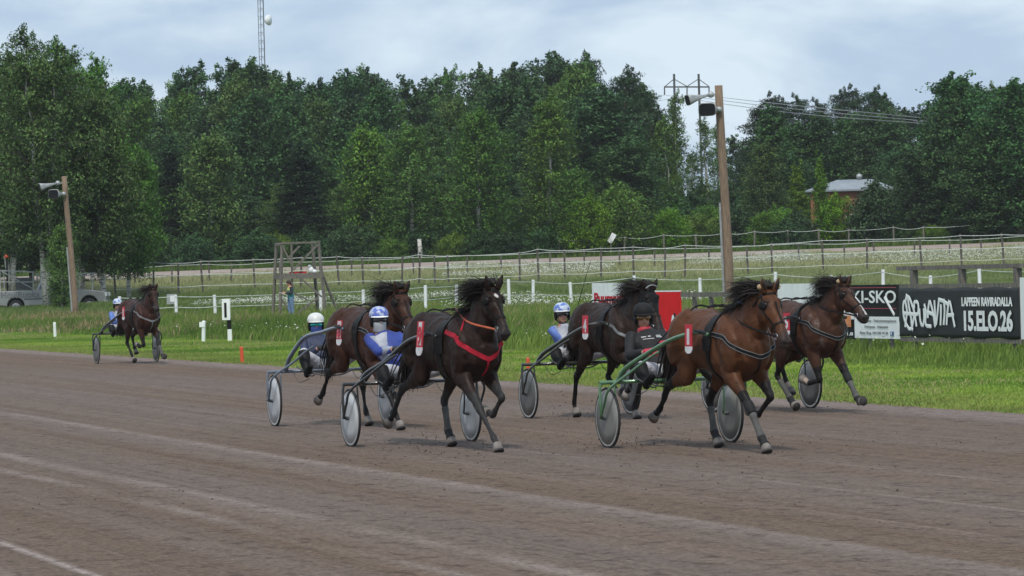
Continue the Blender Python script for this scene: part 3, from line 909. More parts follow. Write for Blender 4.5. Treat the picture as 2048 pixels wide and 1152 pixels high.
# --- sign boards along the infield rail (they stand parallel to the track)
def board_frame(pa, pb, z0, z1, name, label, cat='sign'):
    a, b = n_at(pa, BOARD_N), n_at(pb, BOARD_N)
    w = float(np.linalg.norm(b - a))
    rz = math.atan2(b[1] - a[1], b[0] - a[0])
    t = empty(name, (a[0], a[1], 0), rz, label, cat)      # local x runs along the board, -y faces the camera
    return t, w
def legs(t, w, xs, z1, wd=0.10, back=0.06):
    for x_ in xs:
        MB().box((x_, back, z1 / 2 - 0.1), (wd, 0.06, z1 + 0.2)).build('post', M_wood, t)
def lettering(t, body, x, z, w, h, m, bold=0.0, y=-0.035, name='lettering'):
    V, F = fit_text(body, w, h, bold, 0.003)
    V = V + np.array([x, y, z]); mb = MB(); mb.add(V, F); return mb.build(name, m, t)
def wavy_sheet(w, z0, z1, amp, y=-0.03, nx=60, nz=14, seed=0):
    r = np.random.default_rng(seed); mb = MB(); vs = []
    ph = r.random(8) * 6
    for j in range(nz + 1):
        for i in range(nx + 1):
            u, v = i / nx, j / nz
            e = 4 * v * (1 - v) * 0.6 + 0.4
            d = amp * e * (math.sin(u * 21 + v * 9 + ph[0]) * 0.5 + math.sin(u * 9 - v * 7 + ph[1]) * 0.6 + max(0, math.sin((u - v * 0.35) * 17 + ph[2])) ** 6 * 1.1)
            vs.append((u * w, y - abs(d) * 0.5, z0 + (z1 - z0) * v + 0.012 * math.sin(u * 25) * (1 if j in (0, nz) else 0)))
    k = nx + 1; fs = [(j * k + i, j * k + i + 1, (j + 1) * k + i + 1, (j + 1) * k + i) for j in range(nz) for i in range(nx)]
    o = len(vs); vs += [(x_, y + 0.012, z) for x_, _, z in vs]; fs += [(d + o, c + o, b + o, a + o) for a, b, c, d in fs]
    rim = [i for i in range(k)] + [j * k + nx for j in range(1, nz + 1)] + [nz * k + i for i in range(nx - 1, -1, -1)] + [j * k for j in range(nz - 1, 0, -1)]
    fs += [(rim[i], rim[i] + o, rim[(i + 1) % len(rim)] + o, rim[(i + 1) % len(rim)]) for i in range(len(rim))]
    return mb.add(vs, fs)

# long black banner
t, w = board_frame(1800, 2040, 0.4, 1.45, 'banner', 'long creased black banner with white writing hung on the wooden frame at right')
wavy_sheet(w, 0.42, 1.40, 0.032, seed=3).build('cloth', M_banner, t, smooth=True)
MB().box((w / 2, 0.0, 1.44), (w, 0.05, 0.09)).build('frame_rail', M_wood, t)
MB().box((w / 2, 0.0, 0.37), (w, 0.05, 0.09)).build('frame_rail', M_wood, t)
legs(t, w, (0.10 * w, 0.5 * w, 0.93 * w), 1.42)
BX0, BX1, BY0, BY1 = 145.0, 1885.0, 262.0, 985.0
def bpt(q): return np.array([(q[0] - BX0) / (BX1 - BX0) * w, -0.062, 1.40 - (q[1] - BY0) / (BY1 - BY0) * 0.98])
strokes = [
    [(290, 350), (266, 450), (238, 470), (226, 560), (234, 690), (262, 780), (318, 872), (345, 850), (370, 885)],
    [(298, 388), (330, 410), (368, 520), (392, 600), (386, 700), (360, 830)],
    [(262, 450), (285, 600), (272, 700), (250, 838)], [(306, 400), (312, 500), (328, 600), (346, 720), (352, 820)],
    [(225, 632), (330, 642), (430, 650), (465, 625)],
    [(398, 560), (398, 480), (424, 462), (455, 482), (462, 560), (448, 640), (405, 652)], [(386, 560), (408, 700), (425, 830)],
    [(476, 560), (480, 700), (500, 800), (526, 806), (545, 700), (541, 560)],
    [(550, 498), (572, 600), (566, 800), (648, 826)],
    [(598, 700), (610, 560), (632, 456), (652, 500), (682, 640), (706, 832)], [(590, 608), (690, 655)],
    [(704, 440), (708, 600), (714, 822), (744, 640), (772, 432)],
    [(765, 430), (830, 450), (915, 505)], [(798, 500), (796, 640), (785, 806)], [(844, 420), (852, 600), (832, 800)],
    [(875, 800), (890, 640), (922, 452), (950, 550), (972, 700), (995, 832)], [(880, 662), (985, 652)]]
mb = MB()
for st in strokes:
    P = cr([bpt(q) for q in st], 3); mb.loft(np.column_stack([P, np.full(len(P), 0.040), np.full(len(P), 0.006)]), side=(1, 0, 0.01), seg=8)
mb.build('band_lettering', M_white, t)
def bl(body, x0, x1, y0, y1, b_=0.02):
    a, c = bpt((x0, y1)), bpt((x1, y0))
    lettering(t, body, a[0], a[2], c[0] - a[0], c[2] - a[2], M_white, b_, -0.068)
bl("LAPPEEN RAVIRADALLA", 1108, 1815, 398, 528, 0.03)
bl("15.ELO.26", 1135, 1815, 582, 885, 0.035)

# black and white pair of boards
t, w = board_frame(1690, 1798, 0.5, 1.5, 'sign_board', 'black sign with white KI-SKO lettering between two pink lines beside the banner')
MB().box((w / 2, 0, 1.12), (w, 0.03, 0.72)).build('panel', M_black, t)
for z in (1.42, 0.99): MB().box((w * 0.49, -0.02, z), (w * 0.93, 0.012, 0.015)).build('pink_line', M_pinkl, t)
lettering(t, "KI-SKO", w * 0.16, 1.10, w * 0.80, 0.26, M_white, 0.012, -0.028)
for fx_ in (0.205, 0.755):
    MB().beam((w * fx_, -0.03, 1.22), (w * (fx_ + 0.17), -0.03, 0.86), 0.02, 0.05).build('letter_tail', M_white, t)
legs(t, w, (0.25 * w, 0.8 * w), 1.1)
t, w = board_frame(1710, 1800, 0.4, 0.83, 'sign_board', 'white sign with three lines of small grey print below the KI-SKO sign')
MB().box((w / 2, -0.02, 0.595), (w, 0.03, 0.45)).build('panel', M_white, t)
lettering(t, "Tukkisavotat - Traktorientarpeisnot", w * 0.08, 0.70, w * 0.86, 0.065, M_ink, 0.0, -0.045)
lettering(t, "Puhtopuut - Urakoinnit", w * 0.24, 0.575, w * 0.52, 0.065, M_ink, 0.0, -0.045)
lettering(t, "Peter Skog  044 592 44 30", w * 0.13, 0.445, w * 0.62, 0.07, M_ink, 0.0, -0.045)
MB().box((w * 0.84, -0.042, 0.475), (w * 0.07, 0.012, 0.09)).build('blue_mark', M_blue, t)
lettering(t, "f", w * 0.83, 0.445, w * 0.03, 0.07, M_white, 0.02, -0.06)
legs(t, w, (0.3 * w,), 0.6, back=0.03)
t, w = board_frame(1650, 1709, 0.4, 0.85, 'sign_board', 'small black sign with orange square half hidden behind the horse numbered 5')
MB().box((w / 2, -0.01, 0.62), (w, 0.03, 0.56)).build('panel', M_black, t)
MB().box((w / 2, -0.032, 0.83), (w * 0.98, 0.012, 0.14)).build('white_band', M_white, t)
MB().box((w * 0.80, -0.046, 0.72), (w * 0.22, 0.012, 0.24)).build('orange_square', M_peach, t)
lettering(t, "-21.8", w * 0.55, 0.42, w * 0.4, 0.07, M_white, 0.02, -0.03)
legs(t, w, (0.5 * w,), 0.5, back=0.05)
# white board behind the two leading horses
t, w = board_frame(1555, 1688, 0.5, 1.53, 'sign_board', 'wide plain white board behind the ears of the leading brown horse')
MB().box((w / 2, 0, 1.06), (w, 0.03, 0.93)).build('panel', M_white, t)
legs(t, w, (0.1 * w, 0.85 * w), 1.2)
# right border board
t, w = board_frame(2042, 2100, 0.4, 1.55, 'sign_board', 'plain white board just right of the long black banner')
MB().box((w / 2, -0.01, 1.0), (w, 0.03, 1.17)).build('panel', M_white, t)
legs(t, w, (0.3 * w, 0.9 * w), 1.1)
# Puumarkki + red board
t, w = board_frame(1185, 1265, 0.4, 1.6, 'sign_board', 'white board with red Puumarkki lettering behind the dark horse in the middle')
MB().box((w / 2, 0, 0.98), (w, 0.03, 1.25)).build('panel', M_white, t)
lettering(t, "Puumarkki", w * 0.06, 1.09, w * 0.90, 0.27, M_redl, 0.03, -0.025)
lettering(t, "Rauta", w * 0.14, 0.82, w * 0.35, 0.13, M_redl, 0.02, -0.025)
legs(t, w, (0.1 * w, 0.9 * w), 1.1)
t, w = board_frame(1283, 1361, 0.3, 1.4, 'sign_board', 'bright red board with large white A behind the black helmeted driver')
MB().box((w / 2, 0, 0.85), (w, 0.03, 1.06)).build('panel', M_red, t)
MB().box((w / 2, 0, 1.385), (w, 0.035, 0.03)).build('top_edge', M_white, t)
lettering(t, "A", w * 0.76, 0.42, w * 0.19, 0.45, M_black, 0.04, -0.020, 'letter_shadow')
lettering(t, "A", w * 0.73, 0.40, w * 0.19, 0.42, M_white, 0.04, -0.034)
legs(t, w, (0.1 * w, 0.92 * w), 0.9)

# bare timber rail fence between the boards, and the higher rail above the banner
a, b = n_at(1362, BOARD_N), n_at(1556, BOARD_N); w = float(np.linalg.norm(b - a)); rz = math.atan2(b[1] - a[1], b[0] - a[0])
t = empty('rail_fence', (a[0], a[1], 0), rz, 'weathered two rail wooden fence right of the bright red board', 'fence')
for z in (1.30, 0.86): MB().box((w / 2, 0, z), (w, 0.04, 0.11)).build('rail', M_wood, t)
for f in (0.12, 0.30, 0.56, 0.85): MB().box((w * f, 0.06, 0.62), (0.12, 0.08, 1.45)).build('post', M_wood, t)
a, b = n_at(1798, 32.6), n_at(2046, 32.6); w = float(np.linalg.norm(b - a)); rz = math.atan2(b[1] - a[1], b[0] - a[0])
t = empty('rail_fence', (a[0], a[1], 0), rz, 'weathered single rail on three thick posts standing above the black banner', 'fence')
MB().box((w / 2, 0, 1.80), (w, 0.12, 0.09)).build('rail', M_wood, t)
for f in (0.13, 0.53, 0.96): MB().box((w * f, 0.0, 0.85), (0.15, 0.12, 1.86)).build('post', M_wood, t)

# --- fences of posts and tape
def tape_fence(name, label, posts, tapes, mp, mt, pw=0.10, sag=0.06, tw=0.035, taper=True):
    """posts: (px, y, height); tapes: heights as a share of the post"""
    P = []
    for px_, y_, h_ in posts:
        x_ = (px_ - 1024.0) / 7500 * y_; P.append((x_, y_, float(terrain(x_, y_)), h_))
    t = empty(name, (P[0][0], P[0][1], P[0][2]), 0, label, 'fence')
    O = np.array(P[0][:3])
    for i, (x_, y_, z_, h_) in enumerate(P):
        ln = random.gauss(0, 0.03) * h_
        a = np.array([x_, y_, z_ - 0.2]) - O; b = np.array([x_ + ln, y_, z_ + h_]) - O
        MB().tube([a, (a + b) / 2, b], pw / 2, 7).build('post', mp, t)
    for f in tapes:
        mb = MB(); pts = []
        for (x0, y0, z0, h0), (x1, y1, z1, h1) in zip(P[:-1], P[1:]):
            sg = sag * (0.4 + random.random())
            for q in range(6):
                u = q / 6; pts.append(np.array([x0 + (x1 - x0) * u, y0 + (y1 - y0) * u - pw * 0.6, z0 + h0 * f + (z1 + h1 * f - z0 - h0 * f) * u - 4 * sg * u * (1 - u)]) - O)
        pts.append(np.array([P[-1][0], P[-1][1] - pw * 0.6, P[-1][2] + P[-1][3] * f]) - O)
        pts = np.array(pts)
        mb.loft(np.column_stack([pts, np.full(len(pts), tw / 2), np.full(len(pts), 0.006)]), side=(0, 0, 1), seg=4)
        mb.build('tape', mt, t)
    return t
wp = [(240, 176, 1.15), (352, 176, 1.15), (430, 176, 1.1), (640, 178, 1.15), (726, 180, 1.1), (850, 172, 1.35), (912, 181, 1.2), (1018, 174, 1.5), (1065, 180, 1.35), (1143, 176, 1.25),
      (1270, 175, 1.5), (1400, 172, 1.35), (1548, 168, 1.6), (1660, 166, 1.4), (1765, 162, 1.6), (1860, 160, 1.3), (1960, 156, 1.6), (2070, 152, 1.5)]
tape_fence('white_post_fence', 'white posted electric tape fence crossing the tall grass in front of the meadow', wp, (0.93, 0.5), M_white, M_tape, 0.15, 0.04, 0.03)
def row_(pxs, y, h, j=0.12): return [(p_, y + random.uniform(-.5, .5), h * (1 + random.uniform(-j, j) * 0.5)) for p_ in pxs]
f1 = row_([232, 307, 357, 407, 510, 600, 680, 727, 803, 838, 870, 898, 1040, 1078, 1130, 1202, 1268, 1330, 1370, 1497, 1545, 1648, 1735, 1845, 1925, 2010, 2080], 209, 1.95)
tape_fence('electric_fence', 'heavy posted grey wooden fence with white tapes crossing the whole meadow', f1, (0.95, 0.60, 0.28), M_post, M_tape, 0.115, 0.03, 0.034)
f2 = row_([200, 270, 345, 420, 462, 560, 640, 705, 760, 828, 935, 1005, 1100, 1170, 1240, 1310, 1420, 1460, 1600, 1690, 1750, 1830, 1900, 1965, 2060], 222, 1.25)
tape_fence('electric_fence', 'low fence of thin posts along the near edge of the training track', f2, (0.92, 0.45), M_post, M_tape, 0.10, 0.02, 0.030)
f3 = row_([1120, 1190, 1250, 1330, 1395, 1452, 1510, 1578, 1640, 1700, 1790, 1850, 1950, 2045, 2100], 250, 1.35)
tape_fence('electric_fence', 'farthest sagging tape fence running between the training track and the forest', f3, (0.93,), M_wood, M_tape, 0.12, 0.12, 0.026)

# --- loudspeaker poles
def horn(t, at, aim, ln, r0, sq=1.0):
    """re-entrant horn loudspeaker: rectangular flare with a driver behind"""
    aim = unit(aim); at = np.array(at, float)
    mb = MB(); prof = [(0, 0.06), (0.25, 0.10), (0.6, 0.17), (0.85, 0.25), (1.0, 0.30)]
    up = np.array([0, 0, 1.0]); sd = unit(np.cross(aim, up))
    rows = [list(at + aim * ln * f) + [r0 * r_ / 0.3 * 1.15, r0 * r_ / 0.3 * 0.8 * sq] for f, r_ in prof]
    mb.loft(rows, side=sd, seg=20, p=0.45)
    h = mb.build('horn', M_metal, t, True)
    mo = MB(); rows = [list(at + aim * (ln + e)) + [r0 * 1.02, r0 * 0.70 * sq] for e in (0.002, 0.012)]
    mo.loft(rows, side=sd, seg=20, p=0.45); mo.build('horn_mouth', M_black, h)
    MB().ball(at - aim * 0.10, 0.12).build('driver_unit', M_metal, t, True)
def speaker_pole(px, y, h, lean, r0, label, flip=1):
    x_ = (px - 1024.0) / 7500 * y; z_ = float(terrain(x_, y))
    t = empty('loudspeaker_pole', (x_, y, z_), 0, label, 'pole')
    top = np.array([lean, 0, h])
    k = np.linspace(0, 1, 9)[:, None]; pts = top[None] * k - np.array([[0, 0, 0.3]]) * (1 - k)
    pts[:, 0] += 0.03 * np.sin(k[:, 0] * 5)
    MB().tube(pts, r0 * (1.08 - 0.22 * k[:, 0]), 16).build('pole', M_pole, t, True)
    MB().tube([(r0 * -1.15, -0.02, -0.2), (lean * 0.5 - r0 * 1.1, -0.02, h * 0.5)], 0.045, 6).build('cable_pipe', M_metal, t)
    MB().beam(top + np.array([-0.55, 0, -0.38]), top + np.array([0.05, 0, -0.30]), 0.06, 0.06).build('bracket', M_metal, t)
    horn(t, top + np.array([-0.42, -0.22, -0.35]), (-1, -0.25, -0.22), 0.80, 0.25)
    horn(t, top + np.array([-0.12, -0.30, -0.88]), (-0.62, -0.60, 0.0), 0.52, 0.38, 0.80)
    return t
speaker_pole(1459, 135, 8.45, -0.18, 0.165, 'thick brown timber pole with two horn loudspeakers near the right hand horses')
speaker_pole(151, 184, 6.95, -0.38, 0.145, 'leaning brown pole with two horn loudspeakers beside the pickup truck')

# --- short marker posts
def marker(px, y, h, w, m, label, cat, name, lean=0.0, cap=True):
    x_ = (px - 1024.0) / 7500 * y
    t = empty(name, (x_, y, 0), 0, label, cat)
    MB().tube([(0, 0, -0.1), (lean * 0.5, 0, h * 0.5), (lean, 0, h)], w / 2, 12).build('post', m, t, False)
    MB().ball((lean, 0, h), (w * 0.5, w * 0.5, w * 0.25), 12, 6).build('cap', m, t, True)
    return t
marker(108, 136, 0.52, 0.11, M_white, 'short white marker post in grass left of the small left-hand horse', 'marker post', 'marker_post', -0.01)
t = marker(404, 117, 0.64, 0.12, M_white, 'white marker post with a small plate on the verge left of the number 1 sign', 'marker post', 'marker_post', 0.03)
MB().box((-0.02, -0.07, 0.55), (0.17, 0.02, 0.16)).build('plate', M_white, t)
marker(481, 86.5, 0.36, 0.085, M_orange, 'orange stick marker at the edge of the race track', 'marker post', 'track_marker', -0.015)
marker(1052, 69, 0.34, 0.07, M_orange, 'orange stick marker above the wheel with a dark disc', 'marker post', 'track_marker', 0.0)
x_ = (456 - 1024.0) / 7500 * 117
t = empty('distance_sign', (x_, 117, 0), 0, 'upright white sign reading 1 on a black and white post', 'sign')
MB().box((0.02, 0, 0.18), (0.13, 0.10, 0.40)).build('white_base', M_white, t)
MB().box((0.01, 0, 0.55), (0.127, 0.098, 0.38)).build('black_shaft', M_black, t)
MB().box((-0.07, -0.03, 1.0), (0.25, 0.16, 0.66)).build('box', M_white, t)
V, F = fit_text("1", 0.075, 0.46, 0.0, 0.004); mb = MB(); mb.add(V + np.array([-0.125, -0.118, 0.75]), F); mb.build('numeral', M_black, t)

# --- grey meter cabinet on the fence
x_ = (343 - 1024.0) / 7500 * 186; z_ = float(terrain(x_, 186))
t = empty('meter_cabinet', (x_, 186, z_), 0, 'small grey electric cabinet on the fence just right of the small horse head', 'cabinet')
MB().box((0, 0, 0.72), (0.46, 0.30, 0.50)).build('cabinet', M_metal, t)
MB().box((0.05, -0.16, 0.74), (0.22, 0.02, 0.30)).build('door', M_white, t)
MB().box((0, 0, 0.25), (0.08, 0.08, 0.6)).build('stand', M_wood, t)

# --- lookout tower of grey timber
x_ = (597 - 1024.0) / 7500 * 174
t = empty('lookout_tower', (x_, 174, 0), R(14), 'open grey timber lookout tower with a railed platform behind the standing person', 'tower')
W_, D_, PZ, TZ = 1.75, 1.5, 2.08, 3.6
for sx_, sy_ in ((-1, -1), (1, -1), (-1, 1), (1, 1)):
    b_ = np.array([sx_ * (W_ / 2 + 0.22), sy_ * (D_ / 2 + 0.2), -0.2]); tp = np.array([sx_ * (W_ / 2 - 0.02), sy_ * (D_ / 2 - 0.02), TZ - (0.15 if sx_ < 0 else 0)])
    MB().beam(b_, tp, 0.11, 0.11).build('leg', M_wood, t)
MB().beam((-W_ / 2 + 0.45, -D_ / 2, 1.25), (-W_ / 2 + 0.45, -D_ / 2, TZ - 0.1), 0.12, 0.08).build('stud', M_wood, t)
MB().box((0, 0, PZ), (W_ + 0.25, D_ + 0.2, 0.08)).build('platform', M_wood, t)
for sy_ in (-1, 1): MB().box((0, sy_ * (D_ / 2 + 0.11), PZ - 0.12), (W_ + 0.3, 0.05, 0.18)).build('joist', M_wood, t)
for sx_ in (-1, 1): MB().box((sx_ * (W_ / 2 + 0.10), 0, PZ - 0.12), (0.05, D_, 0.17)).build('joist', M_wood, t)
for sy_ in (-1, 1): MB().box((0, sy_ * D_ / 2, TZ - 0.06), (W_ + 0.1, 0.09, 0.07)).build('top_rail', M_wood, t)
for sx_ in (-1, 1): MB().box((sx_ * W_ / 2, 0, TZ - 0.06 - 0.08 * (sx_ < 0)), (0.07, D_, 0.07)).build('top_rail', M_wood, t)
for a, b in (((-W_ / 2, -D_ / 2 - 0.07, TZ - 0.15), (-W_ / 2 + 0.5, -D_ / 2 - 0.07, PZ + 0.3)), ((W_ / 2 - 0.1, -D_ / 2 - 0.07, TZ - 0.2), (-W_ / 2 + 0.5, -D_ / 2 - 0.07, PZ + 0.2)),
             ((0.25, D_ / 2, TZ - 0.2), (-W_ / 2 + 0.5, D_ / 2, PZ + 0.7)), ((-0.25, -D_ / 2 - 0.12, PZ), (W_ / 2 + 0.05, -D_ / 2 - 0.12, 1.0)),
             ((-W_ / 2, -D_ / 2 - 0.12, 1.5), (0.3, -D_ / 2 - 0.12, 0.85)), ((-0.5, -D_ / 2 - 0.12, 0.1), (W_ / 2 - 0.1, -D_ / 2 - 0.12, 1.0)), ((-W_ / 2 - 0.1, -D_ / 2 - 0.12, 0.95), (-W_ / 2 + 0.45, -D_ / 2 - 0.12, 0.2))):
    MB().beam(a, b, 0.05, 0.08).build('brace', M_wood, t)
lad = MB()
for s_ in (-0.17, 0.17): lad.beam((W_ / 2 + 0.95, s_ - 0.5, 0), (W_ / 2 + 0.12, s_ - 0.5, PZ + 0.15), 0.05, 0.08, up=(0, 1, 0))
for q in range(7):
    f = (q + 0.6) / 7.5; lad.beam((W_ / 2 + 0.95 - 0.83 * f, -0.68, (PZ + 0.15) * f), (W_ / 2 + 0.95 - 0.83 * f, -0.32, (PZ + 0.15) * f), 0.04, 0.04)
lad.build('ladder', M_wood, t)
o = MB().box((0, 0, 0), (0.75, 0.45, 0.07)).build('seat_cushion', M_redl, None, loc=(x_ + 0.02, 174 - 0.35, PZ + 0.085), rz=R(14))
tag(o, 'flat red cushion lying on the lookout tower platform', 'cushion')
mb = MB(); mb.ball((0, 0, 0.14), (0.13, 0.11, 0.14)); mb.ball((-0.05, 0, 0.30), (0.09, 0.08, 0.08)); mb.ball((0.14, 0.02, 0.07), (0.14, 0.1, 0.09))
o = mb.build('white_bag', M_white, None, True, loc=(x_ + 0.62, 174 - 0.3, PZ + 0.045))
tag(o, 'lumpy white bag on the right of the lookout tower platform', 'bag')

# --- long low brick building with a pale metal roof
M_brick = mat("orange_brick", (0.33, 0.13, 0.075), 0.85, (0.24, 0.09, 0.055), 3.0)
M_roof = mat("pale_sheet_roof", (0.27, 0.30, 0.33), 0.6, (0.20, 0.23, 0.26), 0.8, metal=0.0)
M_glass = mat("dark_glass", (0.03, 0.04, 0.05), 0.12, spec=0.8)
x0, y0, hB = px_point(1700, 357, 259); z_ = float(terrain(x0, y0))
t = empty('brick_building', (x0, y0, z_), R(-6), 'low orange brick building with pale grey sheet metal roof among the trees', 'building')
BW, BD, BH = 5.5, 7.0, hB - 0.75
def px_z(py_, y_): return CAM_H + (530 - 0.0 - py_) * 0  # unused
MB().box((0, 3.5, BH / 2), (BW, BD, BH)).build('wall', M_brick, t)
rf = MB(); e = 0.35
rv = [(-BW / 2 - e, -e, BH), (BW / 2 + e, -e, BH), (BW / 2 + e, BD + e, BH), (-BW / 2 - e, BD + e, BH), (-BW / 2 + 1.8, BD / 2, BH + 0.75), (BW / 2 - 1.3, BD / 2, BH + 0.75),
      (-BW / 2 - e, -e, BH - 0.12), (BW / 2 + e, -e, BH - 0.12), (BW / 2 + e, BD + e, BH - 0.12), (-BW / 2 - e, BD + e, BH - 0.12)]
rf.add(rv, [(0, 1, 5, 4), (1, 2, 5), (2, 3, 4, 5), (3, 0, 4), (6, 7, 1, 0), (7, 8, 2, 1), (8, 9, 3, 2), (9, 6, 0, 3), (9, 8, 7, 6)])
o = rf.build('roof', M_roof, t)
MB().ball((0.6, BD / 2, BH + 0.95), (0.22, 0.22, 0.2)).build('vent', M_metal, o, True)
for fx_ in (-1.9, 0.1, 1.9):
    w_ = MB().box((fx_, -0.01, 1.75), (0.9, 0.06, 1.0)).build('window', M_white, t)
    MB().box((fx_, -0.05, 1.75), (0.78, 0.03, 0.88)).build('pane', M_glass, w_)
MB().box((-2.65, -0.02, 0.9), (0.16, 0.1, 1.3)).build('downpipe', M_white, t)

# small lamp pole by the building
x0, y0, h0 = px_point(1783, 378, 262); z_ = float(terrain(x0, y0))
t = empty('street_lamp', (x0, y0, z_), 0, 'thin grey pole with a white lamp head at the right end of the brick building', 'street lamp')
MB().tube([(0, 0, -0.1), (0, 0, h0)], 0.07, 8).build('pole', M_wood, t)
MB().box((0.02, -0.12, h0 + 0.0), (0.22, 0.4, 0.14)).build('lamp_head', M_white, t)

# torn white plastic on the far fence
x0, y0, _ = px_point(1222, 474, 249); z_ = float(terrain(x0, y0))
t = empty('road_sign', (x0, y0, z_), 0, 'tilted white sign on a post in front of the sloping green bush', 'sign')
MB().tube([(0.0, 0, -0.1), (-0.02, 0, 1.0)], 0.04, 6).build('post', M_wood, t)
MB().box((0.05, 0, 1.22), (0.34, 0.05, 0.66), M=Matrix.Rotation(R(32), 3, 'Y')).build('panel', M_white, t)
x0, y0, h0 = px_point(839, 478, 252)
t = empty('birch_stump', (x0, y0, float(terrain(x0, y0))), 0, 'short white birch trunk standing bare at the forest foot', 'tree')
MB().tube([(0, 0, -0.2), (0.02, 0, h0 * 0.5), (-0.02, 0, h0)], [0.19, 0.16, 0.13], 9).build('trunk', M_bark['birch'], t, True)

# --- power line: H frame pylon and wires
M_wire = mat("wire", (0.30, 0.31, 0.33), 0.5)
Y_ = 520.0
def W3(px_, py_, y_):
    X, Yq, h_ = px_point(px_, py_, y_); return np.array([X, Yq, h_ + float(terrain(X, Yq))])
base = W3(1373, 300, Y_)
t = empty('power_pylon', (base[0], base[1], float(terrain(base[0], base[1]))), 0, 'steel H frame power pylon above the trees left of the tall loudspeaker pole', 'pylon')
O = np.array(t.location)
for a, b in ((1348, 1351), (1397, 1403)):
    tp = W3(a, 148, Y_) - O; bt = np.array([W3(b, 300, Y_)[0] - O[0], 0, -0.3])
    MB().tube([bt, tp], 0.16, 8).build('leg', M_dmetal, t)
cy = 174
MB().beam(W3(1328, cy, Y_) - O, W3(1419, cy - 0, Y_) - O, 0.16, 0.20).build('cross_arm', M_dmetal, t)
br = MB()
for a in ((1348, 158, 1330, 173), (1348, 158, 1374, 173), (1397, 158, 1374, 173), (1397, 158, 1418, 173)): br.tube([W3(a[0], a[1], Y_) - O, W3(a[2], a[3], Y_) - O], 0.06, 5)
br.build('brace', M_dmetal, t)
for a, q in ((1329, 190), (1374, 192), (1418, 192)): MB().tube([W3(a, 174, Y_) - O, W3(a, q, Y_) - O], 0.10, 6).build('insulator', M_dmetal, t)
for (a, b, c_) in (((1329, 190), (1560, 223), (1856, 248)), ((1374, 192), (1560, 215), (1856, 243)), ((1418, 192), (1560, 208), (1856, 237))):
    pa, pb, pc = W3(*a, Y_), W3(*b, 311), W3(*c_, 296)
    pts = cr([pa, pb, pc], 12)
    o = MB(); o.tube(pts - pa, 0.030, 5)
    q = o.build('power_line', M_wire, None, loc=tuple(pa))
    tag(q, {190: 'power line wire leaving the left arm of the pylon', 192: 'power line wire leaving the middle of the pylon' if a[0] == 1374 else 'power line wire leaving the right arm of the pylon'}[a[1]], 'power line', 'wires running from the pylon to the right')
for a, b in (((1329, 190), (1180, 215)), ((1374, 192), (1215, 205))):
    pa, pb = W3(*a, Y_), W3(b[0], b[1], 640)
    o = MB(); o.tube([pa * 0, (pb - pa) * 0.5 - np.array([0, 0, 0.6]), pb - pa], 0.025, 5)
    q = o.build('power_line', M_wire, None, loc=tuple(pa))
    tag(q, 'power line wire running behind the forest from the ' + ('left arm' if a[0] == 1329 else 'middle') + ' of the pylon', 'power line', 'wires running left from the pylon')

# --- lattice mast with dish
Y_ = 420.0
b0 = W3(526, 200, Y_); tp0 = W3(518, -25, Y_)
t = empty('radio_mast', (b0[0], b0[1], float(terrain(b0[0], b0[1]))), 0, 'thin lattice radio mast with a round white dish above the left forest', 'mast')
O = np.array(t.location); hh = tp0[2] - O[2]
lat = MB(); hw = 0.30
for sx_, sy_ in ((-hw, 0.2), (hw, 0.2), (0, -0.3)): lat.tube([(sx_, sy_, 0), (sx_, sy_, hh)], 0.035 if sx_ < hw else 0.06, 5)
nz = int(hh / 0.45)
for i in range(nz):
    z0_ = i * 0.45; q = [(-hw, 0.2), (hw, 0.2), (0, -0.3)]
    for j in range(3):
        a, b = q[j], q[(j + 1) % 3]; lat.beam((a[0], a[1], z0_), (b[0], b[1], z0_ + (0.45 if i % 2 else 0)), 0.02, 0.02)
lat.build('lattice', M_dmetal, t)
dz = W3(535, 41, Y_)[2] - O[2]
dm = MB(); dm.loft([[0.42, -0.2, dz, 0.12, 0.12], [0.62, -0.3, dz, 0.38, 0.38], [0.82, -0.4, dz, 0.58, 0.58], [1.0, -0.48, dz, 0.60, 0.60]], side=(0, 0, 1), seg=20)
o = dm.build('dish', M_white, t, True)
MB().beam((hw, 0, dz), (0.5, -0.2, dz), 0.08, 0.08).build('dish_arm', M_dmetal, t)

# --- silver pickup with rack on its bed, behind the birches
M_silver = mat("silver_car_paint", (0.34, 0.34, 0.33), 0.35, (0.30, 0.30, 0.29), 2.0, metal=0.55, coat=0.4)
M_tyre = mat("tyre_rubber", (0.020, 0.020, 0.021), 0.8)
M_rimm = mat("wheel_alloy", (0.35, 0.35, 0.36), 0.35, metal=0.8)
M_lamp = mat("headlamp_glass", (0.75, 0.77, 0.78), 0.15, spec=0.8)
Yt = 199.0; xf = (216 - 1024.0) / 7500 * Yt
t = empty('pickup_truck', (xf, Yt, 0.36), 0, 'silver pickup truck with HoviRuoka lettering and bed racks behind the birch trunks', 'pickup truck')
def arch(cx, r, z0, k=9): return [(cx + r * math.cos(math.pi * (1 - i / k)), z0 + r * 1.05 * math.sin(math.pi * (1 - i / k))) for i in range(k + 1)]
prof = [(-5.75, 0.50)] + arch(-4.78, 0.46, 0.42) + arch(-0.90, 0.48, 0.42) + [(-0.05, 0.45), (0.0, 0.55), (-0.02, 0.95), (-0.12, 1.12), (-0.9, 1.22), (-1.55, 1.25), (-2.3, 1.27), (-3.6, 1.27), (-5.75, 1.25)]
def extrude_prof(mb, prof, hw_, inset=0.0, mi=0):
    n_ = len(prof); vs = []
    for sgn, k in ((-1, 1.0), (1, 1.0)):
        for x_, z_ in prof: vs.append((x_, sgn * hw_, z_))
    fs = [tuple(range(n_)), tuple(range(2 * n_ - 1, n_ - 1, -1))]
    fs += [(i, i + n_, (i + 1) % n_ + n_, (i + 1) % n_) for i in range(n_)]
    return mb.add(vs, fs, mi)
body = extrude_prof(MB(), prof, 0.95).build('body', M_silver, t)
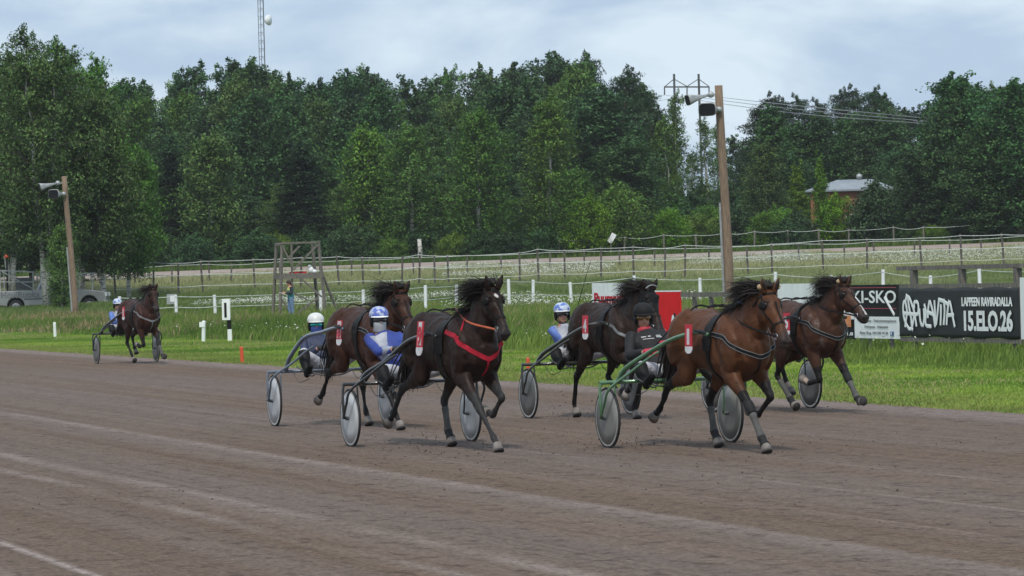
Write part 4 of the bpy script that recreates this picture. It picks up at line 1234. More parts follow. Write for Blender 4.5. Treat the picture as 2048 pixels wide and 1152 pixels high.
bv = body.modifiers.new('b', 'BEVEL'); bv.width = 0.05; bv.segments = 3; bv.limit_method = 'ANGLE'
cab = MB(); cp = [(-1.75, 1.26, 0.88), (-2.35, 1.84, 0.72), (-3.45, 1.86, 0.72), (-3.70, 1.26, 0.88)]
vs = [(x_, -w_, z_) for x_, z_, w_ in cp] + [(x_, w_, z_) for x_, z_, w_ in cp]
cab.add(vs, [(0, 1, 2, 3), (7, 6, 5, 4), (0, 4, 5, 1), (1, 5, 6, 2), (2, 6, 7, 3), (0, 3, 7, 4)])
o = cab.build('cab', M_silver, t); bv = o.modifiers.new('b', 'BEVEL'); bv.width = 0.04; bv.segments = 2
MB().add([(-1.95, -0.885, 1.32), (-2.40, -0.765, 1.76), (-2.72, -0.765, 1.77), (-2.72, -0.885, 1.32), (-1.95, -0.865, 1.32), (-2.40, -0.745, 1.76), (-2.72, -0.745, 1.77), (-2.72, -0.865, 1.32)],
         [(0, 1, 2, 3), (7, 6, 5, 4), (0, 4, 5, 1), (1, 5, 6, 2), (2, 6, 7, 3), (3, 7, 4, 0)]).build('side_window', M_glass, o)
MB().add([(-2.80, -0.885, 1.32), (-2.80, -0.765, 1.77), (-3.36, -0.765, 1.77), (-3.56, -0.885, 1.32), (-2.80, -0.865, 1.32), (-2.80, -0.745, 1.77), (-3.36, -0.745, 1.77), (-3.56, -0.865, 1.32)],
         [(0, 1, 2, 3), (7, 6, 5, 4), (0, 4, 5, 1), (1, 5, 6, 2), (2, 6, 7, 3), (3, 7, 4, 0)]).build('side_window', M_glass, o)
MB().add([(-1.80, -0.80, 1.31), (-1.80, 0.80, 1.31), (-2.33, 0.68, 1.79), (-2.33, -0.68, 1.79), (-1.77, -0.80, 1.32), (-1.77, 0.80, 1.32), (-2.30, 0.68, 1.80), (-2.30, -0.68, 1.80)],
         [(0, 1, 2, 3), (7, 6, 5, 4), (0, 4, 5, 1), (1, 5, 6, 2), (2, 6, 7, 3), (3, 7, 4, 0)]).build('windscreen', M_glass, o)
for cx in (-4.78, -0.90):
    for sy_ in (-1, 1):
        w_ = empty('wheel', (cx, sy_ * 0.80, 0.38)); w_.parent = t
        MB().loft([[0, -0.12, 0, 0.34, 0.34], [0, -0.10, 0, 0.38, 0.38], [0, 0.10, 0, 0.38, 0.38], [0, 0.12, 0, 0.34, 0.34]], side=(1, 0, 0), seg=24).build('tyre', M_tyre, w_)
        MB().loft([[0, -0.14, 0, 0.16, 0.16], [0, -0.125, 0, 0.23, 0.23], [0, 0.125, 0, 0.23, 0.23], [0, 0.14, 0, 0.16, 0.16]], side=(1, 0, 0), seg=18).build('rim', M_rimm, w_)
for cx in (-4.78, -0.90): MB().box((cx, 0, 0.72), (1.05, 1.3, 0.62)).build('wheel_well', M_black, t)
MB().box((-0.03, 0, 0.56), (0.16, 1.92, 0.16)).build('bumper', M_metal, t)
for sy_ in (-1, 1): MB().box((-0.06, sy_ * 0.76, 0.96), (0.20, 0.36, 0.20)).build('headlight', M_lamp, t)
MB().box((-2.9, -0.96, 0.80), (2.9, 0.03, 0.06)).build('side_moulding', M_dmetal, t)
V, F = fit_text("HoviRuoka", 2.05, 0.36, 0.02, 0.006); mb = MB(); mb.add(V + np.array([-5.55, -0.962, 0.86]), F); mb.build('lettering', M_ink, t)
fr = MB()
for x_ in (-5.6, -3.85):
    for y_ in (-0.8, 0.8): fr.beam((x_, y_, 1.2), (x_, y_, 2.35 - (0.15 if x_ > -4 else 0)), 0.06, 0.06)
for y_ in (-0.8, 0.8): fr.beam((-5.65, y_, 2.36), (-3.8, y_, 2.21), 0.06, 0.06); fr.beam((-5.5, y_, 2.3), (-3.9, y_, 1.35), 0.05, 0.05)
fr.beam((-5.6, -0.8, 1.75), (-3.85, -0.8, 1.7), 0.05, 0.05)
for x_ in (-5.6, -3.85): fr.beam((x_, -0.8, 2.2), (x_, 0.8, 2.2), 0.05, 0.05)
fr.build('bed_rack', M_metal, t)
MB().box((-4.45, 0, 1.62), (0.75, 0.9, 0.65)).build('tool_box', M_dmetal, t)
fr = MB()
for z_ in (1.98, 2.10): fr.beam((-3.7, -0.6, z_), (-0.6, -0.6, z_ - 0.02), 0.05, 0.05); fr.beam((-3.7, 0.6, z_), (-0.6, 0.6, z_ - 0.02), 0.05, 0.05)
for x_ in (-3.5, -2.4, -0.75): fr.beam((x_, -0.6, 1.2 if x_ > -1 else 1.8), (x_, -0.6, 2.1), 0.05, 0.05); fr.beam((x_, -0.6, 2.1), (x_, 0.6, 2.1), 0.05, 0.05)
fr.build('roof_rack', M_metal, t)
MB().tube([(-5.35, 0.2, 1.25), (-5.35, 0.2, 3.0)], 0.05, 8).build('beacon_pole', M_black, t)
MB().loft([[-5.35, 0.2, 3.0, 0.14, 0.14], [-5.35, 0.2, 3.12, 0.13, 0.13], [-5.35, 0.2, 3.2, 0.06, 0.06]], seg=14).build('beacon', M_orange, t, True)
# ================================================================== HORSES, SULKIES, DRIVERS
def coat_mat(name):
    m = bpy.data.materials.new(name); m.use_nodes = True
    N, L = m.node_tree.nodes, m.node_tree.links
    b = N['Principled BSDF']; b.inputs['Roughness'].default_value = 0.46; b.inputs['Specular IOR Level'].default_value = 0.17
    b.inputs['Sheen Weight'].default_value = 0.0
    at = N.new('ShaderNodeAttribute'); at.attribute_name = 'Col'
    tc = N.new('ShaderNodeTexCoord')
    ns = N.new('ShaderNodeTexNoise'); ns.inputs['Scale'].default_value = 6; ns.inputs['Detail'].default_value = 5
    L.new(tc.outputs['Object'], ns.inputs['Vector'])
    r = N.new('ShaderNodeMapRange'); r.inputs[1].default_value = 0.3; r.inputs[2].default_value = 0.7; r.inputs[3].default_value = 0.78; r.inputs[4].default_value = 1.22
    L.new(ns.outputs['Fac'], r.inputs[0])
    mu = N.new('ShaderNodeVectorMath'); mu.operation = 'SCALE'
    L.new(at.outputs['Color'], mu.inputs[0]); L.new(r.outputs[0], mu.inputs[3])
    L.new(mu.outputs[0], b.inputs['Base Color'])
    n2 = N.new('ShaderNodeTexNoise'); n2.inputs['Scale'].default_value = 5.5; n2.inputs['Detail'].default_value = 4; n2.inputs['Distortion'].default_value = 0.8
    L.new(tc.outputs['Object'], n2.inputs['Vector'])
    bp = N.new('ShaderNodeBump'); bp.inputs['Distance'].default_value = 0.030; bp.inputs['Strength'].default_value = 0.9
    L.new(n2.outputs['Fac'], bp.inputs['Height']); L.new(bp.outputs['Normal'], b.inputs['Normal'])
    rr = N.new('ShaderNodeMapRange'); rr.inputs[3].default_value = 0.38; rr.inputs[4].default_value = 0.62
    L.new(ns.outputs['Fac'], rr.inputs[0]); L.new(rr.outputs[0], b.inputs['Roughness'])
    return m
M_coat = coat_mat("horse_coat")
M_hair = mat("black_horsehair", (0.008, 0.006, 0.006), 0.5, (0.018, 0.012, 0.010), 20.0, spec=0.3)
M_hoof = mat("dusty_hoof", (0.24, 0.215, 0.195), 0.75, (0.15, 0.13, 0.12), 20.0)
M_sole = mat("hoof_sole", (0.05, 0.042, 0.04), 0.9)
M_leather = mat("black_leather", (0.006, 0.006, 0.006), 0.55, (0.010, 0.009, 0.009), 12, spec=0.2)
M_strapred = mat("red_webbing", (0.42, 0.016, 0.035), 0.7, spec=0.2)
M_strapor = mat("orange_rein", (0.58, 0.13, 0.055), 0.5)
M_strapgrey = mat("grey_webbing", (0.22, 0.23, 0.24), 0.5)
M_chrome = mat("bright_metal", (0.65, 0.65, 0.66), 0.2, metal=1.0)
M_eye = mat("horse_eye", (0.012, 0.008, 0.006), 0.08, spec=0.9)
M_boot = mat("leg_boot", (0.022, 0.022, 0.023), 0.7, (0.014, 0.014, 0.015), 12, spec=.25)
M_bootg = mat("grey_dusty_boot", (0.095, 0.092, 0.088), 0.85, (0.06, 0.057, 0.054), 10)
M_bib = mat("bib_red", (0.55, 0.025, 0.045), 0.5, (0.48, 0.02, 0.04), 5)
M_bibw = mat("bib_white", (0.75, 0.75, 0.76), 0.5)
M_nostril = mat("nostril", (0.006, 0.005, 0.005), 0.7)
M_plugw = mat("cream_ear_plug", (0.45, 0.33, 0.19), 0.8)

# joints: (x forward, z up) of elbow/stifle, knee/hock, fetlock, coronet ; hoof direction
FRONT_PLANT = [(0.44, 0.85), (0.80, 0.48), (1.01, 0.18), (1.08, 0.105), (0.62, -0.78)]
FRONT_FOLD = [(0.43, 0.86), (0.77, 0.59), (0.50, 0.39), (0.39, 0.43), (-0.95, 0.15)]
HIND_PLANT = [(-0.36, 0.84), (-0.60, 0.52), (-0.50, 0.19), (-0.44, 0.115), (0.72, -0.55)]
HIND_LIFT = [(-0.55, 0.83), (-1.05, 0.67), (-1.27, 0.42), (-1.37, 0.37), (-0.80, -0.45)]
POSE_A = {'RF': FRONT_PLANT, 'LF': FRONT_FOLD, 'LH': HIND_PLANT, 'RH': HIND_LIFT}
POSE_9 = {'RF': [(0.45, 0.85), (0.86, 0.45), (1.12, 0.17), (1.20, 0.10), (0.66, -0.75)], 'LF': [(0.43, 0.86), (0.84, 0.58), (0.62, 0.38), (0.52, 0.42), (-0.95, 0.15)], 'LH': HIND_PLANT,
          'RH': [(-0.57, 0.83), (-1.12, 0.66), (-1.38, 0.38), (-1.48, 0.30), (-0.80, -0.45)]}
POSE_M = {'LF': [(0.45, 0.86), (0.82, 0.48), (1.05, 0.22), (1.12, 0.17), (0.80, 0.05)], 'RF': [(0.43, 0.86), (0.55, 0.45), (0.25, 0.42), (0.16, 0.46), (-0.95, 0.2)],
          'RH': [(-0.36, 0.83), (-0.54, 0.50), (-0.24, 0.20), (-0.16, 0.13), (0.75, -0.5)], 'LH': [(-0.50, 0.84), (-0.88, 0.64), (-0.72, 0.36), (-0.64, 0.32), (0.3, -0.8)]}
POSE_B = {'RF': [(0.44, 0.88), (0.78, 0.70), (0.64, 0.41), (0.56, 0.37), (-0.5, -0.6)], 'LF': [(0.40, 0.85), (0.46, 0.50), (0.28, 0.18), (0.30, 0.10), (0.6, -0.6)],
          'RH': [(-0.52, 0.85), (-0.86, 0.55), (-0.98, 0.20), (-0.95, 0.115), (0.55, -0.75)], 'LH': [(-0.32, 0.84), (-0.48, 0.54), (-0.20, 0.36), (-0.11, 0.33), (0.7, 0.1)]}

def rot2(v, a): return np.array([v[0] * math.cos(a) - v[1] * math.sin(a), v[0] * math.sin(a) + v[1] * math.cos(a)])

def make_horse(label, pos, heading, pose, coat, dark=(0.012, 0.010, 0.010), poll=(1.08, 1.76), headlen=0.655, headang=R(28), yaw=0.0, scale=1.0,
               tack='black', bib=None, blaze=None, wrapg=(), mane=300, mane_dir=(-.75, -.65, 0.10), foam=False, hood=False, legcol=None, ears=1.0, maneup=-0.14, socks=(), neckyaw=0.0, plug=False, bibang=0.0, bibtop=1.36, bibh=0.31, bibx=-.05):
    rt = empty('horse', (pos[0], pos[1], 0), heading_rz(heading), label, 'horse')
    rt.scale = (scale,) * 3
    mb = MB()
    # trunk: x, top, bottom, half width
    T = [(-0.88, 1.20, 1.04, .07), (-0.83, 1.36, 0.93, .17), (-0.70, 1.465, 0.86, .240), (-0.50, 1.525, 0.86, .270), (-0.28, 1.49, .865, .270), (0.0, 1.455, .80, .285),
         (.20, 1.475, .74, .275), (.38, 1.52, .735, .250), (.54, 1.49, .75, .235), (.66, 1.40, .79, .205), (.76, 1.28, .87, .155), (.81, 1.16, .98, .08)]
    rows = cr([[x, 0, (a + b) / 2, w * .93, (a - b) / 2] for x, a, b, w in T], 4)
    mb.loft(rows, seg=28, p=0.92)
    # neck
    PX, PZ = poll
    NK = [(.30, 1.20, .13, .30), (.50, 1.28, .165, .285), (.66, 1.37, .135, .235)]
    f = lambda t, a, b: a + (b - a) * t
    for t_, w, d in ((.40, .112, .205), (.65, .092, .172), (.85, .082, .145), (1.0, .076, .120)):
        NK.append((f(t_, .58, PX - .035) - .015 * math.sin(math.pi * t_), f(t_, 1.34, PZ - .075) + .05 * math.sin(math.pi * t_), w, d))
    ny = lambda x: math.tan(neckyaw) * max(0, x - 0.5) ** 1.3
    rows = cr([[x, ny(x), z, w, d] for x, z, w, d in NK], 4)
    mb.loft(rows, seg=22)
    # head frame: origin poll; a = down the face, bck = towards the throat
    cy_, sy_ = math.cos(yaw), math.sin(yaw)
    PO = np.array([PX, ny(PX), PZ])
    def hw(x, y, z): return PO + np.array([x * cy_ - y * sy_, x * sy_ + y * cy_, z])
    a2 = np.array([math.sin(headang), -math.cos(headang)]); b2 = np.array([-math.cos(headang), -math.sin(headang)])
    def hp(t, back=0.0, lat=0.0):                      # t along the face, metres back from the profile, lateral
        q = a2 * t * headlen + b2 * back; return hw(q[0], lat, q[1])
    HS = [(-.03, .05, .05, .045), (.03, .105, .085, .088), (.16, .137, .108, .128), (.30, .152, .108, .144), (.42, .132, .086, .124), (.55, .102, .066, .096), (.70, .082, .056, .077),
          (.84, .080, .060, .074), (.94, .073, .057, .064), (1.0, .055, .042, .042)]
    rows = [list(hp(t_, c, 0)) + [w, d] for t_, c, w, d in HS]
    sdv = unit(hw(0, 1, 0) - PO)
    mb.loft(cr(rows, 4), side=sdv, seg=20, p=0.9)
    for s in (-1, 1):
        mb.ball(hp(.34, .16, s * .065), (.085, .045, .095), 12, 8)                 # jowl
        mb.ball(hp(.20, .055, s * .075), (.045, .035, .035), 10, 7)                # brow
        mb.ball(hp(.93, .045, s * .033), (.038, .026, .036), 10, 7)                # nostril rim
    mb.ball(hp(.99, .085, 0), (.040, .034, .030), 10, 7)                            # lower lip
    # shoulder, haunch, breast
    for s in (-1, 1):
        mb.loft(cr([[.30, s * .17, 1.40, .05, .10], [.42, s * .205, 1.24, .075, .17], [.52, s * .205, 1.06, .08, .17], [.45, s * .19, .90, .07, .12]], 3), seg=14)
        mb.loft(cr([[-.45, s * .10, 1.44, .10, .13], [-.58, s * .175, 1.28, .12, .22], [-.66, s * .19, 1.10, .115, .21], [-.62, s * .18, .95, .10, .16]], 3), seg=14)
        mb.ball((.68, s * .085, 1.03), (.10, .095, .13), 12, 8)
    # legs
    hoofs = []
    for k, J in pose.items():
        s = -1 if k[0] == 'R' else 1; frontleg = k[1] == 'F'
        y = s * (.165 if frontleg else .155); yk = s * (.135 if frontleg else .135); yf = s * .125
        (ex, ez), (kx, kz), (fx_, fz), (cx, cz), hd = J
        E = np.array([ex, y, ez]); K = np.array([kx, yk, kz]); Fk = np.array([fx_, yf, fz]); Cn = np.array([cx, yf, cz])
        def seg_(A, B, rs):
            return [list(A + (B - A) * t_) + [w, d] for t_, w, d in rs]
        if frontleg:
            rows = [[.46, s * .17, 1.06, .085, .16], [.44, s * .175, .95, .085, .14]]
            rows += seg_(E, K, [(0, .088, .128), (.25, .076, .106), (.5, .062, .082), (.78, .049, .057), (.94, .052, .056)])
        else:
            hip = np.array([-.58, s * .15, 1.12])
            rows = [list(hip) + [.11, .22]] + seg_(hip, E, [(.45, .105, .20), (.8, .092, .165)]) + seg_(E, K, [(.05, .086, .142), (.35, .068, .100), (.65, .050, .068), (.88, .041, .054), (.97, .044, .062)])
        rows += seg_(K, Fk, [(.05, .046 if frontleg else .044, .049 if frontleg else .057), (.18, .036, .041), (.45, .029, .036), (.75, .029, .035), (.93, .038, .045)])
        rows += seg_(Fk, Cn, [(.15, .040, .046), (.55, .033, .036), (1.0, .043, .045)])
        rows = [q_[:3] + [q_[3] * (.93 if i_ > 3 else 1), q_[4] * (.93 if i_ > 3 else 1)] for i_, q_ in enumerate(rows)]
        mb.loft(cr(rows, 3), seg=14)
        # hock point / fetlock tuft
        if not frontleg:
            ax = unit(K - E); mb.ball(K - np.array([ax[2] * -0.0 + .030, 0, -.030]), (.036, .028, .040), 8, 6)
        h2 = unit(np.array([hd[0], 0, hd[1]]))
        hoofs.append((k, Cn, h2))
    body = fuse(mb, 'body', M_coat, rt, 0.0125, 4, 0.5)
    me = body.data; P = verts_of(me)
    # muscle and skin relief
    from mathutils import noise as mn
    NR = np.empty(len(P) * 3, np.float32); me.vertices.foreach_get('normal', NR); NR = NR.reshape(-1, 3)
    of = pos[0] * 3.1
    dsp = np.array([0.013 * mn.noise((p_[0] * 7 + of, p_[1] * 7, p_[2] * 4.2)) + 0.006 * mn.noise((p_[0] * 17 + of, p_[1] * 17, p_[2] * 11)) for p_ in P])
    P = P + NR * dsp[:, None]; me.vertices.foreach_set('co', P.astype(np.float32).ravel()); me.update()
    # ---- coat pattern: points are black, muzzle and eyes darker
    c = np.tile(np.array(coat, float), (len(P), 1))
    dk = np.array(dark, float)
    lower = np.zeros(len(P))
    for k, J in pose.items():
        s = -1 if k[0] == 'R' else 1
        (ex, ez), (kx, kz), (fx_, fz), (cx, cz), hd = J
        A = np.array([kx, s * .135, kz]); B = np.array([fx_, s * .125, fz]); Cc = np.array([cx, s * .125, cz]); E0 = np.array([ex, s * .16, ez])
        for a_, b_, rr in ((A + (E0 - A) * .28, A, .085), (A, B, .085), (B, Cc + (Cc - B) * .4, .085)):
            ab = b_ - a_; tt = np.clip(((P - a_) @ ab) / (ab @ ab), 0, 1)
            d = np.linalg.norm(P - (a_ + tt[:, None] * ab), axis=1)
            lower = np.maximum(lower, (d < rr) * 1.0)
        if k in socks:
            d = np.linalg.norm(P - Cc, axis=1); m_ = (d < .11)
            c[m_] = (0.45, 0.36, 0.30); lower[m_] = 0
        ab = A - E0; tt = ((P - E0) @ ab) / (ab @ ab)
        d = np.linalg.norm(P - (E0 + np.clip(tt, 0, 1)[:, None] * ab), axis=1)
        fade = np.where((d < .11) & (tt < 1.05), np.clip((tt - .45) / .4, 0, 1), 0) * (s * P[:, 1] > 0)
        lower = np.maximum(lower, fade)
    lc = np.array(legcol if legcol is not None else dark, float)
    c = c * (1 - lower[:, None]) + lc * lower[:, None]
    tm = hp(1.0, .05); d = np.linalg.norm(P - tm, axis=1)
    mz = np.clip((.20 - d) / .10, 0, 1)[:, None] * .85; c = c * (1 - mz) + np.array((.030, .024, .024)) * mz
    for s in (-1, 1):
        d = np.linalg.norm(P - hp(.24, .07, s * .09), axis=1); e = np.clip((.085 - d) / .05, 0, 1)[:, None] * .7; c = c * (1 - e) + dk * e
    if foam:
        rf = np.random.default_rng(4)
        for q in ((.60, -.20, 1.16, .08), (.66, -.15, .98, .07), (.72, .10, 1.02, .09), (.60, -.18, .86, .05), (.74, .12, .92, .05), (.52, -.24, 1.28, .05)):
            d = np.linalg.norm((P - np.array(q[:3])) * (1, 1, .6), axis=1); e = np.clip((q[3] - d) / .05, 0, 1) * np.clip(rf.random(len(P)) * 1.4 - .3, 0, 1)
            c = c * (1 - .55 * e[:, None]) + np.array((.45, .40, .38)) * .55 * e[:, None]
    if blaze == 'star':
        d = np.linalg.norm((P - hp(.17, 0, 0)) * (1, 1, .6), axis=1); m_ = d < .028; c[m_] = (.55, .52, .5)
    if blaze == 'snip':
        for t_ in np.linspace(.50, .86, 12):
            d = np.linalg.norm(P - hp(t_, 0, .018), axis=1); m_ = d < .026; c[m_] = (.60, .57, .55)
    set_col(me, np.clip(c, 0, 1))
    bv = bvh_of(body)
    # ---- ears
    for s in (-1, 1):
        base = hp(.02, .045, s * .062); tipd = unit(np.array([b2[0] * -.25, 0, 1.0]) + np.array([0, s * .32, 0]))
        tipd = unit(hw(*tipd) - PO); em = MB()
        L_ = .135 * ears; rws = []
        for t_, w, d in ((-.15, .030, .028), (.15, .036, .026), (.45, .036, .020), (.75, .022, .013), (1.0, .004, .004)):
            rws.append(list(base + tipd * L_ * t_) + [w, d])
        em.loft(cr(rws, 3), side=sdv, seg=12); e_ = em.build('ear', M_coat, rt, True)
        set_col(e_.data, np.tile(np.array(coat) * .8, (len(e_.data.vertices), 1)))
        im = MB(); im.loft(cr([list(q0[:3] + np.array(unit(hw(1, 0, 0) - PO)) * .016) + [q0[3] * .55, q0[4] * .5] for q0 in (np.array(r_) for r_ in rws[1:4])], 2), side=sdv, seg=8)
        im.build('ear_lining', M_hair, e_, True)
        if plug: MB().ball(base + tipd * .10 + sdv * s * .02 + np.array([-.03, 0, -.05]), .030, 10, 7).build('ear_plug', M_plugw, rt, True)
    # ---- eyes and nostrils
    for s in (-1, 1):
        h = outer(bv, hp(.245, .075, 0), sdv * s + np.array([.15, 0, .05]), .4, -.008)
        if h: MB().ball(h[0], .021, 10, 8).build('eye', M_eye, rt, True)
        h = outer(bv, hp(.93, .045, s * .02), unit(sdv * s * .8 + np.array([a2[0], 0, a2[1]]) * .5 - np.array([b2[0], 0, b2[1]]) * .5), .4, -.012)
        if h: MB().ball(h[0], (.018, .016, .024), 8, 6).build('nostril', M_nostril, rt, True)
    mo = MB(); pts = []
    for s, t_ in ((-1, .86), (-1, .95), (1, .95), (1, .86)):
        h = outer(bv, hp(t_, .085 if t_ < .9 else .075, 0), sdv * s + (np.array([a2[0], 0, a2[1]]) * (.9 if t_ > .9 else 0)), .4, .001)
        if h: pts.append(h[0])
    if len(pts) == 4: mo.tube(cr(pts, 4), .004, 5); mo.build('mouth', M_nostril, rt)
    # ---- hooves
    for k, Cn, h2 in hoofs:
        up2 = np.array([-h2[2], 0, h2[0]]);
        if up2[2] < 0 and k not in (): up2 = up2
        if Cn[2] < .13: h2 = unit(np.array([.42, 0, -.91]))
        hm = MB(); c0 = Cn; tip = Cn + h2 * .095
        # sole plane: roughly 50 degrees to the pastern
        fwd = unit(h2 + np.array([h2[2] * -1.0, 0, h2[0]]) * .55)
        rows = [list(c0 - h2 * .012) + [.043, .045], list(c0 + h2 * .03 + fwd * .008) + [.050, .054], list(c0 + h2 * .065 + fwd * .016) + [.058, .066]]
        hm.loft(rows, seg=16); hm.loft([list(c0 + h2 * .064 + fwd * .016) + [.058, .066], list(c0 + h2 * .078 + fwd * .018) + [.057, .065]], seg=16, mi=1)
        hm.build('hoof', [M_hoof, M_sole], rt, True)
    # ---- leg boots
    for k, J in pose.items():
        s = -1 if k[0] == 'R' else 1
        (ex, ez), (kx, kz), (fx_, fz), (cx, cz), hd = J
        K = np.array([kx, s * .135, kz]); Fk = np.array([fx_, s * .125, fz]); Cn = np.array([cx, s * .125, cz])
        if k in wrapg:
            bm_ = MB(); bm_.loft(cr([list(K + (Fk - K) * t_) + [w, d] for t_, w, d in ((.22, .040, .045), (.5, .034, .039), (.8, .036, .040), (1.0, .046, .050))], 3), seg=14)
            bm_.build('leg_boot', M_bootg, rt, True)
            bm_ = MB(); bm_.loft(cr([list(Fk + (Cn - Fk) * t_) + [w, d] for t_, w, d in ((.1, .047, .050), (.6, .042, .045), (1.1, .052, .056))], 3), seg=14)
            bm_.build('bell_boot', M_boot, rt, True)
            if k[1] == 'F':
                E = np.array([ex, s * .155, ez]); bm_ = MB()
                bm_.loft(cr([list(K + (E - K) * .16) + [.050, .052], list(K + (E - K) * .02) + [.056, .058], list(K + (Fk - K) * .20) + [.044, .048]], 4), seg=14)
                bm_.build('knee_boot', M_boot, rt, True)
    # ---- mane: many fine locks streaming back
    hair = MB(); rm = random.Random(hash(label) % 1000 if False else int(pos[0] * 100) % 977)
    crest = cr([[.36, 0, 1.50], [.62, ny(.62), 1.575], [f(.55, .58, PX), ny(.8), f(.55, 1.40, PZ) + .16], [f(.85, .58, PX - .03), ny(.95), f(.85, 1.42, PZ) + .10], [PX - .02, ny(PX), PZ + .02]], 6)
    md = np.array(mane_dir, float)
    def lock(b, d0, L_, w, droop):
        pts = [b]; d = unit(d0)
        for q in range(5):
            d = unit(d + np.array([rm.gauss(0, .12), rm.gauss(0, .12), rm.gauss(0, .12) - droop * (q * .16)])); pts.append(pts[-1] + d * L_ / 5)
        P_ = cr(pts, 2); ww = np.linspace(1, .12, len(P_)) * w
        hair.loft(np.column_stack([P_, ww, ww * .35]), side=(rm.gauss(0, 1), 1, rm.gauss(0, 1)), seg=4, cap=False)
    for i in range(mane):
        u = rm.random() ** .75; b = crest[min(len(crest) - 1, int(u * (len(crest) - 1)))] + np.array([rm.gauss(0, .015), rm.gauss(0, .022), rm.gauss(-.035, .02)])
        h = outer(bv, (b[0] - .03, b[1], b[2] - .15), (-.35, rm.gauss(0, .25), 1), .5, -.005)
        if h is None: continue
        d0 = md + np.array([0, rm.gauss(0, .22), maneup + rm.gauss(0, .14) + .12 * u])
        lock(h[0], d0, rm.uniform(.14, .36) * (.65 + .7 * u), rm.uniform(.002, .0065), .38)
    for i in range(mane // 6):                       # forelock
        b = hp(.015, .02, rm.gauss(0, .025)); lock(b + np.array([-.01, 0, .03]), np.array([-.75, rm.gauss(0, .5), .55]), rm.uniform(.10, .20), .008, .8)
    hair.build('mane', M_hair, rt)
    hair = MB()
    for i in range(150):
        b = np.array([-.86 + rm.gauss(0, .01), rm.gauss(0, .018), 1.30 + rm.gauss(0, .03)]); L_ = rm.uniform(.55, .90)
        pts = [b]; d = unit(np.array([-1.0, rm.gauss(0, .10), .05]))
        for q in range(6):
            d = unit(d + np.array([rm.gauss(0, .07), rm.gauss(0, .07), -.42 + rm.gauss(0, .08)])); pts.append(pts[-1] + d * L_ / 6)
        P_ = cr(pts, 2); ww = np.concatenate([np.linspace(.6, 1, 5), np.linspace(1, .15, len(P_) - 5)]) * .013
        hair.loft(np.column_stack([P_, ww, ww * .4]), side=(rm.gauss(0, 1), 1, rm.gauss(0, 1)), seg=4, cap=False)
    hair.build('tail', M_hair, rt)
    # ---- harness saddle, girth, back pad
    th = np.linspace(0, 2 * math.pi, 40, endpoint=False)
    g_ = MB(); wrap(g_, bv, [(.12, 0, 1.12)] * 40, [(0, math.sin(a), math.cos(a)) for a in th], .075, .010, .004, closed=True)
    g_.build('girth', M_leather, rt)
    g_ = MB(); tp_ = np.linspace(-1.75, 1.75, 24); wrap(g_, bv, [(.13, 0, 1.12)] * 24, [(0, math.sin(a), math.cos(a)) for a in tp_], .15, .022, .006)
    g_.build('saddle_pad', M_leather, rt)
    g_ = MB()
    for s in (-1, 1): g_.tube(cr([(.14, s * .035, 1.49), (.14, s * .05, 1.53), (.16, s * .06, 1.56)], 3), .007, 6)
    g_.build('terret', M_chrome, rt, True)
    # breast collar
    sm = {'red': M_strapred, 'black': M_leather, 'grey': M_strapgrey}[tack]
    g_ = MB()
    way = [(.16, -1, 1.25), (.32, -1, 1.245), (.50, -1, 1.22), (.66, -.75, 1.14), (.75, -.35, 1.06), (.78, 0, 1.01), (.75, .35, 1.06), (.66, .75, 1.14), (.50, 1, 1.22), (.32, 1, 1.245), (.16, 1, 1.25)]
    if tack == 'red':
        way = [(.22, -1, 1.31), (.40, -1, 1.29), (.56, -.95, 1.25), (.68, -.7, 1.17), (.76, -.35, 1.08), (.79, 0, 1.01), (.76, .35, 1.08), (.68, .7, 1.17), (.56, .95, 1.25), (.40, 1, 1.29)]
    os_, ds = [], []
    W_ = cr(way, 3)
    for x_, l_, z_ in W_:
        fr_ = max(0.0, (x_ - .45)) * 2.6
        os_.append((min(x_, .52), 0, z_)); ds.append((fr_ * (1 - abs(l_) * .6) if x_ > .45 else 0.0, l_ if abs(l_) > .02 else 0.0, 0) if x_ > .45 else (0, math.copysign(1, l_), 0))
    wrap(g_, bv, os_, ds, .050 if tack == 'red' else .036, .004, .006)
    wrap(g_, bv, [(.50, 0, z_) for z_ in (1.01, .95, .89, .83)], [(1, 0, 0)] * 4, .022, .005, .006)   # to the girth
    g_.build('breast_strap', sm, rt)
    g_ = MB()
    for s in ((-1, 1) if tack == 'red' else ()): wrap(g_, bv, [(.56, 0, 1.24), (.55, 0, 1.32), (.52, 0, 1.40), (.50, 0, 1.46)], [(.1, s, 0), (.05, s, .1), (0, s, .3), (0, s * .5, 1)], .022, .005, .006)
    if g_.v: g_.build('neck_strap', sm if tack != 'grey' else M_leather, rt)
    if tack in ('black',):
        g_ = MB(); W2 = [(o_[0], o_[1], o_[2] + .020) for o_ in os_]; wrap(g_, bv, W2, ds, .005, .008, .006)
        W2 = [(o_[0], o_[1], o_[2] - .020) for o_ in os_]; wrap(g_, bv, W2, ds, .005, .008, .006); g_.build('strap_piping', M_strapgrey, rt)
    # ---- bridle
    br_ = MB(); fwdv = unit(hw(1, 0, 0) - PO); dn = unit(hp(1, 0) - hp(0, 0)); bk = unit(hp(0, 1) - hp(0, 0))
    def ring(t_, back_, w, n_=18, off=.003):
        O_ = hp(t_, back_); wrap(br_, bv, [O_] * n_, [sdv * math.sin(a) - bk * math.cos(a) for a in np.linspace(0, 2 * math.pi, n_, endpoint=False)], w, .005, off, closed=True, far=.24)
    ring(.62, .085, .020); ring(.07, .10, .022)
